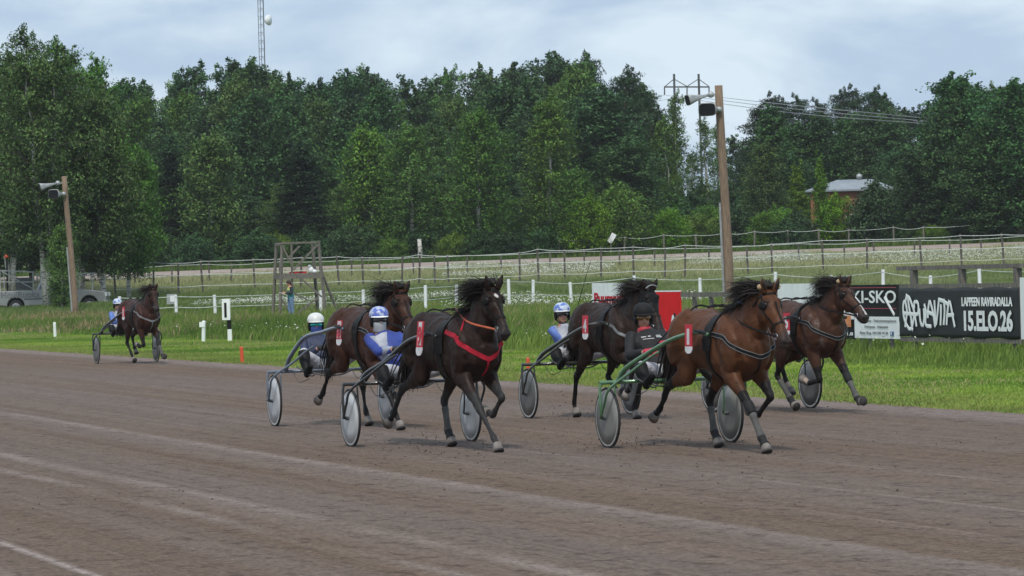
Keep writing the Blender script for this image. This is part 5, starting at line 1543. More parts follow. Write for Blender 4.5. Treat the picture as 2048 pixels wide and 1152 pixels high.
    for s in (-1, 1):
        wrap(br_, bv, [hp(t_, .085) for t_ in (.07, .2, .35, .5, .62, .78)], [unit(sdv * s + bk * b_) for b_ in (0, .15, .30, .2, .1, .2)], .018, .005, .004, far=.22)
        wrap(br_, bv, [hp(t_, .03) for t_ in (.08, .25, .42, .60)], [unit(sdv * s * q - bk) for q in (.45, .30, .22, .2)], .012, .004, .003, far=.22)
    br_.build('bridle', M_leather, rt)
    if hood:
        g_ = MB()
        for t_ in np.linspace(.04, .52, 14):
            O_ = hp(t_, .085); wrap(g_, bv, [O_] * 18, [sdv * math.sin(a) - bk * math.cos(a) for a in np.linspace(0, 2 * math.pi, 18, endpoint=False)], .035, .004, .002, closed=True, far=.24)
        g_.build('hood', M_leather, rt, True)
        g_ = MB(); g_.tube(cr([hp(.06, -.012, -.085), hp(.02, -.03, -.04), hp(.01, -.035, .02), hp(.04, -.02, .08)], 4), .010, 6); g_.build('browband', M_strapgrey, rt, True)
    for s in (-1, 1):                                     # blinkers and bit rings
        if not hood:
            bl_ = MB(); c_ = hp(.25, .085, s * .118)
            bl_.ball(c_, (.045, .012, .045), 12, 8, M=Matrix.Rotation(s * R(-38) + yaw, 3, 'Z')); bl_.build('blinker', M_leather, rt, True)
        h = outer(bv, hp(.80, .10), sdv * s, .4, .006)
        if h:
            rg = MB(); a_ = np.linspace(0, 2 * math.pi, 13)
            rg.tube([h[0] + (dn * math.cos(q) + bk * math.sin(q)) * .028 for q in a_], .0045, 6, side=tuple(sdv)); rg.build('bit_ring', M_chrome, rt, True)
    # ---- number bib on the off side
    if bib:
        x0b, hb, wb = bibx, bibh, .155
        hs = [outer(bv, (x0b, 0, z_), (0, -1, 0), 1.0, .035) for z_ in np.linspace(bibtop - .03, bibtop - .26, 4)]
        yb = min(min(h[0][1] for h in hs if h is not None) - .01, -.392)
        yt_ = min(hs[0][0][1] - .02, -.385)
        q = MB(); ft = lambda u: (yt_ + (yb - yt_) * u)
        def panel(m_, z1_, z0_, w_, th_, name_, par, roundb=False):
            n_ = 7; vs = []; fs = []
            for i in range(n_ + 1):
                u = i / n_; z_ = z1_ + (z0_ - z1_) * u; ww = w_ / 2
                if roundb: ww *= math.sqrt(max(.05, 1 - max(0, u - .35) ** 2 / .5))
                for sx2 in (-1, 1):
                    ua = (bibtop - z_) / hb
                    for o2 in (0, th_): vs.append((x0b + sx2 * ww + math.tan(bibang) * (bibtop - z_), ft(min(1, ua)) - o2, z_))
            for i in range(n_):
                a = i * 4; b_ = a + 4
                fs += [(a + 1, a + 3, b_ + 3, b_ + 1), (a, b_, b_ + 2, a + 2), (a, a + 1, b_ + 1, b_), (a + 2, b_ + 2, b_ + 3, a + 3)]
            fs += [(0, 2, 3, 1), (n_ * 4, n_ * 4 + 1, n_ * 4 + 3, n_ * 4 + 2)]
            return MB().add(vs, fs).build(name_, m_, par)
        pb = panel(M_bib, bibtop, bibtop - hb * .76, wb, .008, 'number_bib', rt)
        panel(M_bibw, bibtop - hb * .76, bibtop - hb, wb, .008, 'bib_foot', pb, True)
        if bib == 'frame': panel(M_bibw, bibtop - .01, bibtop - hb * .70, wb * .52, .011, 'white_oval', pb, False); digit = '9'
        elif bib == 'pale': panel(M_bibw, bibtop - .01, bibtop - hb * .70, wb * .70, .011, 'white_oval', pb, False); digit = '8'
        else: digit = bib
        V, F = fit_text(digit, .085 if digit != '1' else .05, .55 * hb, .04, .004)
        tz = bibtop - hb * .70
        q = MB(); q.add([(x0b - (.0375 if digit != '1' else .0225) + v[0] + math.tan(bibang) * (bibtop - tz - v[2]), ft(min(1, (bibtop - (tz + v[2])) / hb)) - (.016 if bib in ('frame', 'pale') else .012) + v[1] * .5, tz + v[2]) for v in V], F)
        q.build('numeral', M_bib if bib in ('frame', 'pale') else M_bibw, pb)
    info = dict(root=rt, bit=[hp(.80, .10, -.075), hp(.80, .10, .075)], bvh=bv, scale=scale, terret=[(.15, -.06, 1.56), (.15, .06, 1.56)])
    return info

# ---------------------------------------------------------------- sulky
def make_sulky(label, pos, heading, tube_col, disc, rim, track=1.46, rad=0.335, arch=1.0, style='hoop', shaftz=1.26):
    rt = empty('sulky', (pos[0], pos[1], 0), heading_rz(heading), label, 'sulky')
    mt_ = mat("tube_" + "_".join("%02d" % int(c * 99) for c in tube_col), tube_col, 0.30, metal=0.15, coat=0.5)
    md_ = mat("disc_" + "_".join("%02d" % int(c * 99) for c in disc), disc, 0.45, tuple(c * .82 for c in disc), 3.0, coat=0.2)
    mr_ = mat("rim_" + "_".join("%02d" % int(c * 99) for c in rim), rim, 0.4)
    for s in (-1, 1):
        y = s * track / 2
        w_ = empty('wheel', (0, y, rad)); w_.parent = rt
        a = np.linspace(0, 2 * math.pi, 49)
        q = MB(); q.tube([(math.cos(t_) * (rad - .014), 0, math.sin(t_) * (rad - .014)) for t_ in a], .015, 8, side=(0, 1, 0), cap=False); q.build('tyre', M_tyre, w_, True)
        q = MB(); q.loft([[0, -.013, 0, rad - .028, rad - .028], [0, .013, 0, rad - .028, rad - .028]], side=(1, 0, 0), seg=48); q.loft([[0, -.0125, 0, rad - .05, rad - .05], [0, .0125, 0, rad - .05, rad - .05]], side=(1, 0, 0), seg=48)
        q.build('rim', mr_, w_)
        q = MB(); q.loft([[0, -.026, 0, .05, .05], [0, -.018, 0, .17, .17], [0, -.0135, 0, rad - .047, rad - .047], [0, .0135, 0, rad - .047, rad - .047], [0, .018, 0, .17, .17], [0, .026, 0, .05, .05]], side=(1, 0, 0), seg=40)
        q.build('disc', md_, w_, True)
        q = MB(); q.cyl((0, -.06, 0), (0, .06, 0), .022); q.build('hub', M_dmetal, w_, True)
        # fork: outside hoop and inside stay
        q = MB(); yo = y + s * .085; yi = y - s * .085
        q.tube(cr([(0, y - s * .02, .72), (0, yo - s * .02, .715), (0, yo, .62), (0.01, yo, .45), (0, yo - s * .01, rad)], 4), .016, 8)
        q.tube([(0, yo, rad), (0, yi, rad)], .011, 6)
        q.tube(cr([(0, yi, .72), (.03, yi, .52), (0, yi, rad)], 4), .011, 8)
        q.build('fork', mt_, rt, True)
        # shaft
        sh = [(0.00, s * .60, .725), (.16, s * .575, .725 + .14 * arch), (.50, s * .47, .725 + .325 * arch if arch > 1 else .725 + .30 * arch), (1.0, s * .37, shaftz - .09 + .02 * arch), (1.55, s * .335, shaftz), (1.80, s * .335, shaftz - .02)]
        q = MB(); P_ = cr(sh, 6); q.tube(P_, np.linspace(.030, .021, len(P_)), 10); q.build('shaft', mt_, rt, True)
        q = MB(); q.tube(cr([(0.0, yo, rad), (.13, yo + s * .004, .50), (.25, yo - s * .01, .66), (.42, s * .62, .84), (.58, s * .50, .97), (.74, s * .43, 1.05)], 5), .015, 8); q.build('stay', mt_, rt, True)
        q = MB(); q.tube(cr([(1.45, s * .335, shaftz + .005), (1.62, s * .335, shaftz + .005), (1.80, s * .335, shaftz - .015)], 3), .023, 8); q.build('shaft_sleeve', M_leather, rt, True)
        # stirrup for the foot
        q = MB(); q.tube(cr([(.20, s * .50, .78), (.36, s * .42, .70), (.42, s * .36, .66), (.40, s * .30, .70)], 4), .009, 6); q.build('stirrup', M_dmetal, rt, True)
    q = MB(); q.tube([(0, -track / 2 - .085, .72), (0, 0, .722), (0, track / 2 + .085, .72)], .021, 10); q.build('cross_bar', mt_, rt, True)
    q = MB(); q.tube(cr([(0, -.30, .715), (.12, -.12, .66), (.12, .12, .66), (0, .30, .715)], 5), .010, 6); q.tube(cr([(.0, -.28, .70), (-.18, -.2, .68), (-.22, 0, .69), (-.18, .2, .68), (.0, .28, .70)], 4), .011, 6)
    q.tube(cr([(.02, -.5, .71), (.12, -.45, .58), (.10, -.3, .62)], 4), .005, 5); q.tube(cr([(.02, .3, .71), (.10, .36, .60), (.04, .46, .70)], 4), .005, 5)
    q.build('seat_frame', M_dmetal, rt, True)
    q = MB(); q.loft(cr([[-.36, 0, .745, .10, .020], [-.28, 0, .735, .17, .028], [-.12, 0, .725, .19, .026], [.0, 0, .735, .15, .018]], 4), seg=20, p=.8)
    q.build('seat', M_leather, rt, True)
    return rt

# ---------------------------------------------------------------- people
M_skin = mat("skin", (0.50, 0.27, 0.19), 0.55, (0.42, 0.21, 0.15), 12.0, spec=0.4)
M_lens = mat("dark_goggle_lens", (0.010, 0.010, 0.012), 0.08, spec=0.9)
M_lensc = mat("green_mirror_lens", (0.03, 0.45, 0.42), 0.08, metal=0.6)
M_glove = mat("black_glove", (0.015, 0.015, 0.016), 0.6)
M_lips = mat("lips", (0.33, 0.12, 0.10), 0.5)

def capsule(mb, rows, side=(0, 1, 0), seg=14): mb.loft(cr(rows, 3), side=side, seg=seg)

def make_hand(mb, wrist, dirv, palm_n, s, curl=0.9, r=1.0):
    """palm, four bent fingers of different length and a thumb off the side, melted into the body"""
    d = unit(dirv); n_ = unit(np.array(palm_n) - d * np.dot(palm_n, d)); l_ = np.cross(d, n_) * s
    w = np.array(wrist, float)
    mb.loft([list(w) + [.026 * r, .020 * r], list(w + d * .03) + [.036 * r, .018 * r], list(w + d * .075) + [.041 * r, .016 * r], list(w + d * .092) + [.036 * r, .012 * r]], side=tuple(l_), seg=10)
    for i, (o, L_) in enumerate(((-.030, .060), (-.010, .070), (.010, .066), (.029, .052))):
        b = w + d * .085 + l_ * o; dd = d; pts = [b - d * .012]
        for q in range(3):
            a = curl * (.75 if q == 0 else .9); dd = unit(dd * math.cos(a) + n_ * math.sin(a)) if q == 0 else unit(dd + n_ * a * .8 - d * a * .25)
            pts.append(pts[-1] + dd * L_ * (.44, .32, .24)[q] * 1.25)
        mb.tube(cr(pts, 2), np.linspace(.0095, .0075, 7) * r, 8, side=tuple(l_))
    b = w + d * .028 - l_ * .030
    mb.tube(cr([b, b - l_ * .022 + d * .022 + n_ * .012, b - l_ * .018 + d * .050 + n_ * .028, b - l_ * .004 + d * .062 + n_ * .036], 2), [.013, .013, .012, .011, .0105, .0095, .008], 8, side=tuple(n_))

def make_head(mb, C, fw, up):
    """skull, jaw, nose, ears; C = centre of the head"""
    fw = unit(fw); up = unit(up - fw * np.dot(fw, up)); lf = np.cross(up, fw)
    M = Matrix(((fw[0], lf[0], up[0]), (fw[1], lf[1], up[1]), (fw[2], lf[2], up[2])))
    p = lambda a, b, c: C + fw * a + lf * b + up * c
    mb.ball(p(-.01, 0, .02), (.098, .077, .098), 18, 12, M=M); mb.ball(p(.025, 0, -.045), (.066, .060, .072), 16, 10, M=M)
    mb.ball(p(.055, 0, -.088), (.030, .030, .024), 12, 8, M=M)
    mb.loft([list(p(.086, 0, .018)) + [.009, .008], list(p(.100, 0, -.010)) + [.012, .012], list(p(.104, 0, -.026)) + [.017, .012], list(p(.088, 0, -.034)) + [.012, .008]], side=tuple(lf), seg=8)
    for s in (-1, 1):
        mb.ball(p(.070, s * .034, -.020), (.022, .022, .018), 10, 7, M=M)
        mb.ball(p(-.005, s * .080, -.012), (.020, .010, .032), 8, 6, M=M)
    mb.ball(p(.088, 0, -.052), (.012, .024, .010), 10, 6, M=M)
    return p, M, fw, lf, up

def make_driver(label, axle, heading, jacket, trousers, helmet, goggle='dark', lean=(-.42, -.05), top=1.57, hands=None, jacket2=None, mask=None, gloves=M_glove, sleeve_short=False, look=(1, -.15, -.05),
                chin=M_black, cuffs=None, collar=None, knee_w=.44, knee_z=.87, hraise=None, visor=None, lower_z=0.0, marks=None):
    rt = empty('person', (axle[0], axle[1], 0), heading_rz(heading), label, 'person')
    A = lambda *v: np.array(v, float)
    pel = A(-.18, 0, .83 + lower_z); hx, hy = lean
    C = A(hx, hy, top - .155)                       # head centre
    neck = A(hx - .015, hy * .95, top - .280); ch = pel + (neck - pel) * .60; wa = pel + (neck - pel) * .28
    sp = unit(neck - pel)
    shl = [ch + (neck - ch) * .62 + A(0, s * .185, -.015) for s in (-1, 1)]
    hands = hands or [(.06, -.10, 1.06), (.06, .10, 1.06)]
    def trunkrows(g):
        return [list(pel + A(.02, 0, -.07)) + [.155 + g, .115 + g], list(pel) + [.17 + g, .125 + g], list(wa) + [.155 + g, .105 + g], list(pel + (neck - pel) * .48) + [.170 + g, .118 + g],
                list(ch) + [.185 + g, .118 + g], list(ch + (neck - ch) * .45) + [.175 + g, .095 + g], list(ch + (neck - ch) * .75) + [.10 + g, .068 + g], list(neck) + [.058 + g * .5, .058 + g * .5]]
    arms = []
    for i, s in enumerate((-1, 1)):
        S = shl[i]; Hn = A(*hands[i]); v = Hn - S; L_ = np.linalg.norm(v); l1, l2 = .30, .26
        if L_ > .55: Hn = S + v / L_ * .55; v = Hn - S; L_ = .55
        x_ = (l1 * l1 - l2 * l2 + L_ * L_) / (2 * L_); h_ = math.sqrt(max(.0004, l1 * l1 - x_ * x_)); dv = unit(v)
        pole = unit(A(-.2, s * .75, -.9) - dv * np.dot(A(-.2, s * .75, -.9), dv)); El = S + dv * x_ + pole * h_
        arms.append((S, El, Hn))
    legs_ = []
    for s in (-1, 1):
        hp_ = pel + A(.03, s * .095, -.02); kn = A(.10, s * knee_w * .86, knee_z); an = A(.34, s * .40, .70); toe = A(.46, s * .40, .78)
        v = kn - hp_; L_ = np.linalg.norm(v)
        legs_.append((hp_, kn, an, toe))
    def armrows(S, El, Hn, g):
        return [list(S + A(0, -.02 * np.sign(S[1] - hy), .01)) + [.062 + g, .066 + g], list(S + (El - S) * .3) + [.052 + g, .054 + g], list(S + (El - S) * .85) + [.042 + g, .043 + g], list(El) + [.041 + g, .043 + g],
                list(El + (Hn - El) * .35) + [.041 + g, .040 + g], list(El + (Hn - El) * .8) + [.029 + g, .028 + g], list(Hn) + [.025 + g, .024 + g]]
    def legrows(hp_, kn, an, g, part='all'):
        return [list(hp_) + [.088 + g, .092 + g], list(hp_ + (kn - hp_) * .45) + [.078 + g, .082 + g], list(hp_ + (kn - hp_) * .9) + [.060 + g, .063 + g], list(kn + A(.02, 0, .0)) + [.058 + g, .060 + g],
                list(kn + (an - kn) * .35) + [.053 + g, .058 + g], list(kn + (an - kn) * .75) + [.039 + g, .042 + g], list(an) + [.034 + g, .038 + g]]
    mb = MB(); capsule(mb, trunkrows(0), seg=22)
    mb.tube([neck - sp * .05, neck + A(0, 0, .02), C - A(.01, 0, .05)], [.060, .056, .056], 14)
    p, MM, fw, lf, up = make_head(mb, C, A(*look), A(-.1, 0, 1))
    for i, (S, El, Hn) in enumerate(arms):
        capsule(mb, armrows(S, El, Hn, 0), side=(0, 1, 0.3)); s = (-1, 1)[i]
        make_hand(mb, Hn, unit(Hn - El) * .6 + A(.5, -s * .25, 0), A(-.1, -s * .75, -.65), -s, 1.0)
    for hp_, kn, an, toe in legs_: capsule(mb, legrows(hp_, kn, an, 0)); mb.loft(cr([list(an - A(.03, 0, .02)) + [.035, .035], list(an + (toe - an) * .5) + [.040, .032], list(toe) + [.034, .022]], 3), seg=12)
    body = fuse(mb, 'body', M_skin, rt, .008, 3, .5)
    bv = bvh_of(body)
    # jacket over trunk and arms
    mb = MB(); tr_ = trunkrows(.016)[1:-1]; tr_[0][2] += .02; capsule(mb, tr_, seg=22)
    mb.loft([list(neck - sp * .06) + [.082, .080], list(neck - sp * .005) + [.064, .064]], seg=16)
    for S, El, Hn in arms:
        rws = armrows(S, El, Hn, .013)
        capsule(mb, rws[:3] if sleeve_short else rws[:-1], side=(0, 1, 0.3))
    jk = fuse(mb, 'jacket', jacket, rt, .010, 2, .4)
    jm = jk.data
    if jacket2 is not None:                              # second colour: centre of chest, shoulder yoke
        jm.materials.append(jacket2)
        for pl in jm.polygons:
            c_ = np.array(pl.center) - ch; a_ = np.dot(c_, sp)
            rel = c_[1] - (hy - 0) * 0
            if (-.20 < a_ < .16 and abs(c_[1] - hy * .8) < .060 + .30 * max(0, a_) and pl.normal.x > .15): pl.material_index = 1
    jb = bvh_of(jk)
    if cuffs is not None:
        for S, El, Hn in arms:
            q = MB(); q.tube([Hn - (Hn - El) * .16, Hn + (Hn - El) * .05], .042, 12); q.build('cuff', cuffs, rt, True)
    if collar is not None:
        q = MB(); q.loft([list(neck - sp * .05) + [.090, .088], list(neck + A(.01, 0, .01)) + [.070, .072]], seg=16); q.build('collar', collar, rt, True)
    for (bx, bz, w_, h_, m_, nm) in (marks or []):
        o_ = ch + sp * bz + A(0, bx, 0); P_, N_ = [], []
        for q_ in np.linspace(-w_ / 2, w_ / 2, 6):
            h = outer(jb, o_ + A(0, q_, 0), (1, 0, .25), .5, .003)
            if h: P_.append(h[0]); N_.append(h[1])
        if len(P_) > 2: q = MB(); strap(q, P_, N_, h_, .003); q.build(nm, m_, jk)
    # gloves: a second skin over each hand
    for i, (S, El, Hn) in enumerate(arms):
        q = MB(); s = (-1, 1)[i]; make_hand(q, Hn, unit(Hn - El) * .6 + A(.5, -s * .25, 0), A(-.1, -s * .75, -.65), -s, 1.0, 1.22)
        q.tube([Hn - unit(Hn - El) * .03, Hn + unit(Hn - El) * .01], .034, 10)
        fuse(q, 'glove', gloves, rt, .006, 1, .3)
    mb = MB()
    for hp_, kn, an, toe in legs_: capsule(mb, legrows(hp_, kn, an, .012)[:-1])
    capsule(mb, [list(pel + A(.03, 0, -.085)) + [.165, .115], list(pel + A(.0, 0, -.02)) + [.182, .135], list(pel + sp * .07) + [.178, .125]])
    fuse(mb, 'trousers', trousers, rt, .010, 2, .4)
    for hp_, kn, an, toe in legs_:
        q = MB(); q.loft(cr([list(kn + A(.01, 0, .02)) + [.078, .080], list(kn + (an - kn) * .3) + [.074, .080], list(kn + (an - kn) * .8) + [.054, .058], list(an) + [.050, .054]], 3), seg=14)
        q.loft(cr([list(an - A(.045, 0, .03)) + [.040, .045], list(an + (toe - an) * .4) + [.048, .044], list(toe + A(.03, 0, .012)) + [.040, .026]], 3), seg=14)
        fuse(q, 'boot', M_leather, rt, .009, 2, .4)
    # helmet
    q = MB(); vs = []
    hc = p(-.012, 0, .066)
    rows = [(-.034, .122, .108), (-.01, .127, .113), (.025, .122, .108), (.055, .104, .092), (.078, .076, .068), (.090, .042, .038), (.094, .006, .006)]
    q.loft([list(hc + up * z_) + [b_, a_] for z_, a_, b_ in rows], side=tuple(lf), seg=28)
    hl = q.build('helmet', helmet, rt, True)
    q = MB()
    for s in (-1, 1): q.ball(p(-.020, s * .086, -.012), (.062, .024, .072), 14, 9, M=MM)
    q.ball(p(-.085, 0, -.0), (.035, .078, .07), 14, 9, M=MM); q.build('ear_guard', chin, hl, True)
    q = MB(); n_ = 9; vsn = []
    a_ = np.linspace(-1.15, 1.15, n_)
    for t_ in a_: vsn += [hc + fw * (.118 * math.cos(t_)) + lf * .108 * math.sin(t_) + up * (-.020), hc + fw * (.118 * math.cos(t_) + .050 * max(0, math.cos(t_ * 1.3))) + lf * .112 * math.sin(t_) + up * (-.032)]
    k = len(vsn); vsn += [v_ + up * .006 for v_ in vsn]
    fs = []
    for i in range(n_ - 1):
        b_ = i * 2; fs += [(b_, b_ + 2, b_ + 3, b_ + 1), (b_ + k, b_ + 1 + k, b_ + 3 + k, b_ + 2 + k), (b_ + 1, b_ + 3, b_ + 3 + k, b_ + 1 + k), (b_, b_ + k, b_ + 2 + k, b_ + 2)]
    q.add(vsn, fs); q.build('visor', visor or helmet, hl)
    q = MB(); q.tube(cr([p(.0, -.082, -.05), p(.03, -.06, -.10), p(.045, 0, -.122), p(.03, .06, -.10), p(.0, .082, -.05)], 4), .007, 6); q.build('chin_strap', M_black, hl)
    # goggles
    if goggle:
        q = MB(); q.loft(cr([list(p(.035, -.072, .000)) + [.014, .020], list(p(.083, -.040, .000)) + [.016, .026], list(p(.098, 0, .004)) + [.015, .020], list(p(.083, .040, .000)) + [.016, .026], list(p(.035, .072, .000)) + [.014, .020]], 4), side=tuple(fw), seg=10)
        q.build('goggles', {'dark': M_lens, 'green': M_lensc, 'amber': M_lensa}[goggle], rt, True)
    else:
        for s in (-1, 1): MB().ball(p(.083, s * .032, .0), .010, 8, 6).build('eye', M_eye, rt, True)
    q = MB(); q.loft(cr([list(p(.072, -.022, -.058)) + [.004, .004], list(p(.093, 0, -.055)) + [.006, .005], list(p(.072, .022, -.058)) + [.004, .004]], 3), side=(0, 0, 1), seg=6); q.build('mouth', M_lips, rt, True)
    if mask is not None:
        q = MB(); q.loft(cr([list(p(.012, 0, -.128)) + [.075, .078], list(p(.020, 0, -.085)) + [.074, .080], list(p(.022, 0, -.045)) + [.076, .086], list(p(.016, 0, -.026)) + [.074, .084]], 3), side=tuple(lf), seg=20); q.build('face_mask', mask, rt, True)
    return dict(root=rt, hands=[a[2] for a in arms], elbow=[a[1] for a in arms])
M_lensa = mat("amber_lens", (0.20, 0.10, 0.02), 0.12, spec=0.8)
def loc_world(rt_pos, heading, v, sc=1.0):
    hx = np.array([math.sin(heading), -math.cos(heading), 0]); l = np.array([math.cos(heading), math.sin(heading), 0])
    return np.array([rt_pos[0], rt_pos[1], 0]) + (hx * v[0] + l * v[1]) * sc + np.array([0, 0, v[2] * sc])
def to_local(rt_pos, heading, w):
    hx = np.array([math.sin(heading), -math.cos(heading), 0]); l = np.array([math.cos(heading), math.sin(heading), 0]); d = np.array(w) - np.array([rt_pos[0], rt_pos[1], 0])
    return np.array([d @ hx, d @ l, d[2]])

def make_reins(horse, hpos, hh, drv, dpos, dh, label, m, front=None):
    pos = (hpos[0], hpos[1], 0)
    rt = empty('reins', pos, heading_rz(hh), label, 'reins')
    for i in (0, 1):
        s = (-1, 1)[i]
        hd = to_local(hpos, hh, loc_world(dpos, dh, drv['hands'][i] + np.array([.07, 0, .0])))
        tr = np.array(horse['terret'][i]) * horse['scale']; bt = np.array(horse['bit'][i]) * horse['scale']
        mid = (tr + bt) / 2 + np.array([0, s * .09, -.03])
        cr_ = np.array([-.45, s * .09, 1.54]) * horse['scale']
        q = MB(); P_ = cr([bt, mid, tr], 6); q.loft(np.column_stack([P_, np.full(len(P_), .011), np.full(len(P_), .003)]), side=(0, 0, 1), seg=4); q.build('front_rein', front or m, rt)
        q = MB(); P_ = cr([tr, (tr + cr_) / 2 + np.array([0, 0, -.012]), cr_, (cr_ + hd) / 2 + np.array([0, 0, .02]), hd], 5); q.loft(np.column_stack([P_, np.full(len(P_), .010), np.full(len(P_), .003)]), side=(0, 0, 1), seg=4); q.build('hand_rein', m, rt)
    return rt

JB = mat("black_race_jacket", (0.009, 0.009, 0.011), 0.75, (0.005, 0.005, 0.006), 9, bump=.03, bscale=9)
JBL = mat("blue_race_jacket", (0.030, 0.060, 0.30), 0.65, (0.018, 0.035, 0.20), 7, bump=.03, bscale=9)
JNV = mat("navy_race_jacket", (0.022, 0.035, 0.09), 0.6, (0.015, 0.02, 0.05), 7, bump=.03, bscale=9)
JLB = mat("light_blue_jacket", (0.12, 0.20, 0.52), 0.6, (0.07, 0.13, 0.40), 7, bump=.03, bscale=9)
JW = mat("white_silk", (0.42, 0.43, 0.48), 0.7, (0.26, 0.28, 0.34), 9, bump=.02, bscale=11)
TW = mat("white_breeches", (0.60, 0.60, 0.64), 0.65, (0.42, 0.42, 0.47), 7, bump=.03, bscale=10)
HB = mat("black_helmet", (0.011, 0.011, 0.012), 0.75, spec=.3)
HW = mat("white_helmet", (0.72, 0.73, 0.72), 0.35, (0.62, 0.63, 0.6), 6)
HBL = mat("blue_white_helmet", (0.10, 0.15, 0.48), 0.35, (0.42, 0.47, 0.60), 14, lo=.46, hi=.50)
HBL2 = mat("pale_blue_helmet", (0.50, 0.56, 0.68), 0.35, (0.10, 0.18, 0.48), 16, lo=.44, hi=.48)
GR = mat("red_glove", (0.55, 0.03, 0.06), 0.6)
MK = mat("grey_face_mask", (0.42, 0.43, 0.45), 0.8)
MKB = mat("blue_face_mask", (0.04, 0.07, 0.28), 0.7)
REDC = mat("red_collar", (0.50, 0.03, 0.05), 0.6)

def team(ax, hd, dx, hs=1.0, off=0.0):
    h = np.array([math.sin(hd), -math.cos(hd)]); l = np.array([math.cos(hd), math.sin(hd)])
    return np.array(ax) + h * dx + l * off

H22 = R(21.5)
# 1 — bright bay, leading
ax = (1.68, 40.9); hp1 = team(ax, H22, 1.46)
h1 = make_horse('bright brown horse with black mane wearing the red number 1 bib, leading on the right', hp1, R(25), POSE_A, (0.090, 0.035, 0.0155), poll=(1.07, 1.73), headang=R(30), yaw=R(4), scale=.99, tack='black', bib='1',
                wrapg=('RF', 'LH'), mane=1200, plug=True, ears=1.05)
make_sulky('green tubed sulky with grey disc wheels behind the number 1 horse', ax, H22, (0.10, 0.22, 0.11), (0.22, 0.22, 0.205), (0.45, 0.45, 0.43), arch=1.0)
d1 = make_driver('driver in a black jacket and matt black helmet behind the number 1 horse', ax, H22, JB, TW, HB, 'amber', (-.46, -.08), 1.565, [(.0, -.25, 1.04), (.12, .04, 1.05)], gloves=GR, cuffs=None, collar=REDC, chin=HB,
                 look=(1, -.30, -.10), marks=[(-.10, .075, .05, .010, M_bibw, 'chest_lettering'), (-.04, .078, .03, .010, M_bibw, 'chest_lettering'), (.07, .085, .06, .008, M_bibw, 'chest_lettering'), (.07, .065, .07, .009, M_bibw, 'chest_lettering'), (-.06, .045, .12, .006, M_bibw, 'chest_stripe'), (.08, .0, .10, .030, REDC, 'red_patch')])
make_reins(h1, hp1, R(25), d1, ax, H22, 'black reins running along the back of the number 1 horse', M_leather)
# 9 — nearly black, red breast strap
ax = (-1.19, 42.8); hp9 = team(ax, H22, 1.50)
h9 = make_horse('almost black horse with a bright red breast strap and small white star', hp9, R(27), POSE_9, (0.022, 0.011, 0.008), poll=(1.00, 1.81), headlen=.60, headang=R(25), yaw=R(3), scale=1.0, tack='red', bib='frame', bibtop=1.43, bibh=.38, wrapg=('LH',),
                mane=1200, blaze='star', legcol=(0.030, 0.028, 0.028), ears=1.1, bibang=R(-10))
make_sulky('black sulky with white disc wheels behind the horse with the red breast strap', ax, H22, (0.025, 0.026, 0.028), (0.52, 0.53, 0.54), (0.50, 0.50, 0.49), arch=.85, shaftz=1.28)
d9 = make_driver('driver in a blue and white jacket with blue helmet and grey face mask', ax, H22, JBL, TW, HBL, 'dark', (-.55, -.16), 1.585, [(-.02, -.16, 1.10), (.04, .10, 1.08)], jacket2=JW, mask=MK, visor=M_white, look=(1, -.15, -.03))
make_reins(h9, hp9, R(27), d9, ax, H22, 'reins with orange front straps on the almost black horse', M_leather, M_strapor)
# 8 — dark bay behind
H8 = R(19); ax = (-2.42, 49.2); hp8 = team(ax, R(22), 1.62)
h8 = make_horse('dark brown horse directly behind the blue helmeted driver', hp8, R(26), POSE_A, (0.050, 0.020, 0.012), poll=(1.00, 1.74), headlen=.61, headang=R(26), yaw=R(3), scale=1.02, tack='black', bib='pale', mane=1000, bibang=R(-8))
make_sulky('blue grey sulky with strongly arched shafts and white disc wheels', ax, H8, (0.14, 0.17, 0.22), (0.50, 0.51, 0.53), (0.70, 0.71, 0.72), track=1.52, rad=.343, arch=1.35, shaftz=1.30)
d8 = make_driver('driver in a navy jacket, white helmet and mirrored green goggles', ax, H8, JNV, TW, HW, 'green', (-.42, -.05), 1.47, [(0, -.12, 1.02), (.04, .10, 1.02)], mask=MKB, lower_z=-.04, knee_z=.95, look=(1, -.2, -.02))
make_reins(h8, hp8, R(26), d8, ax, H8, 'dark reins along the back of the dark brown second row horse at left', M_leather)
# 4 — seal brown, middle of the second row
ax = (0.86, 49.6); hp4 = team(ax, H22, 1.22)
h4 = make_horse('blackish brown horse with a black hood in the middle of the second row', hp4, R(25), POSE_B, (0.026, 0.014, 0.010), poll=(1.06, 1.72), headang=R(26), yaw=R(2), scale=1.0, tack='grey', bib='4', mane=1000, hood=True, socks=('LH',))
make_sulky('dark sulky with grey disc wheels and pale rims behind the black hooded horse', ax, H22, (0.05, 0.055, 0.045), (0.12, 0.125, 0.125), (0.55, 0.56, 0.56), arch=.95)
d4 = make_driver('driver in a blue short sleeved top with pale blue helmet and bare forearms', ax, H22, JLB, TW, HBL2, 'dark', (-.30, -.10), 1.52, [(-.12, -.02, 1.22), (.02, .12, 1.10)], jacket2=JW, sleeve_short=True, look=(1, -.3, 0), visor=M_bibw)
make_reins(h4, hp4, R(25), d4, ax, H22, 'dark reins along the back of the black hooded horse', M_leather)
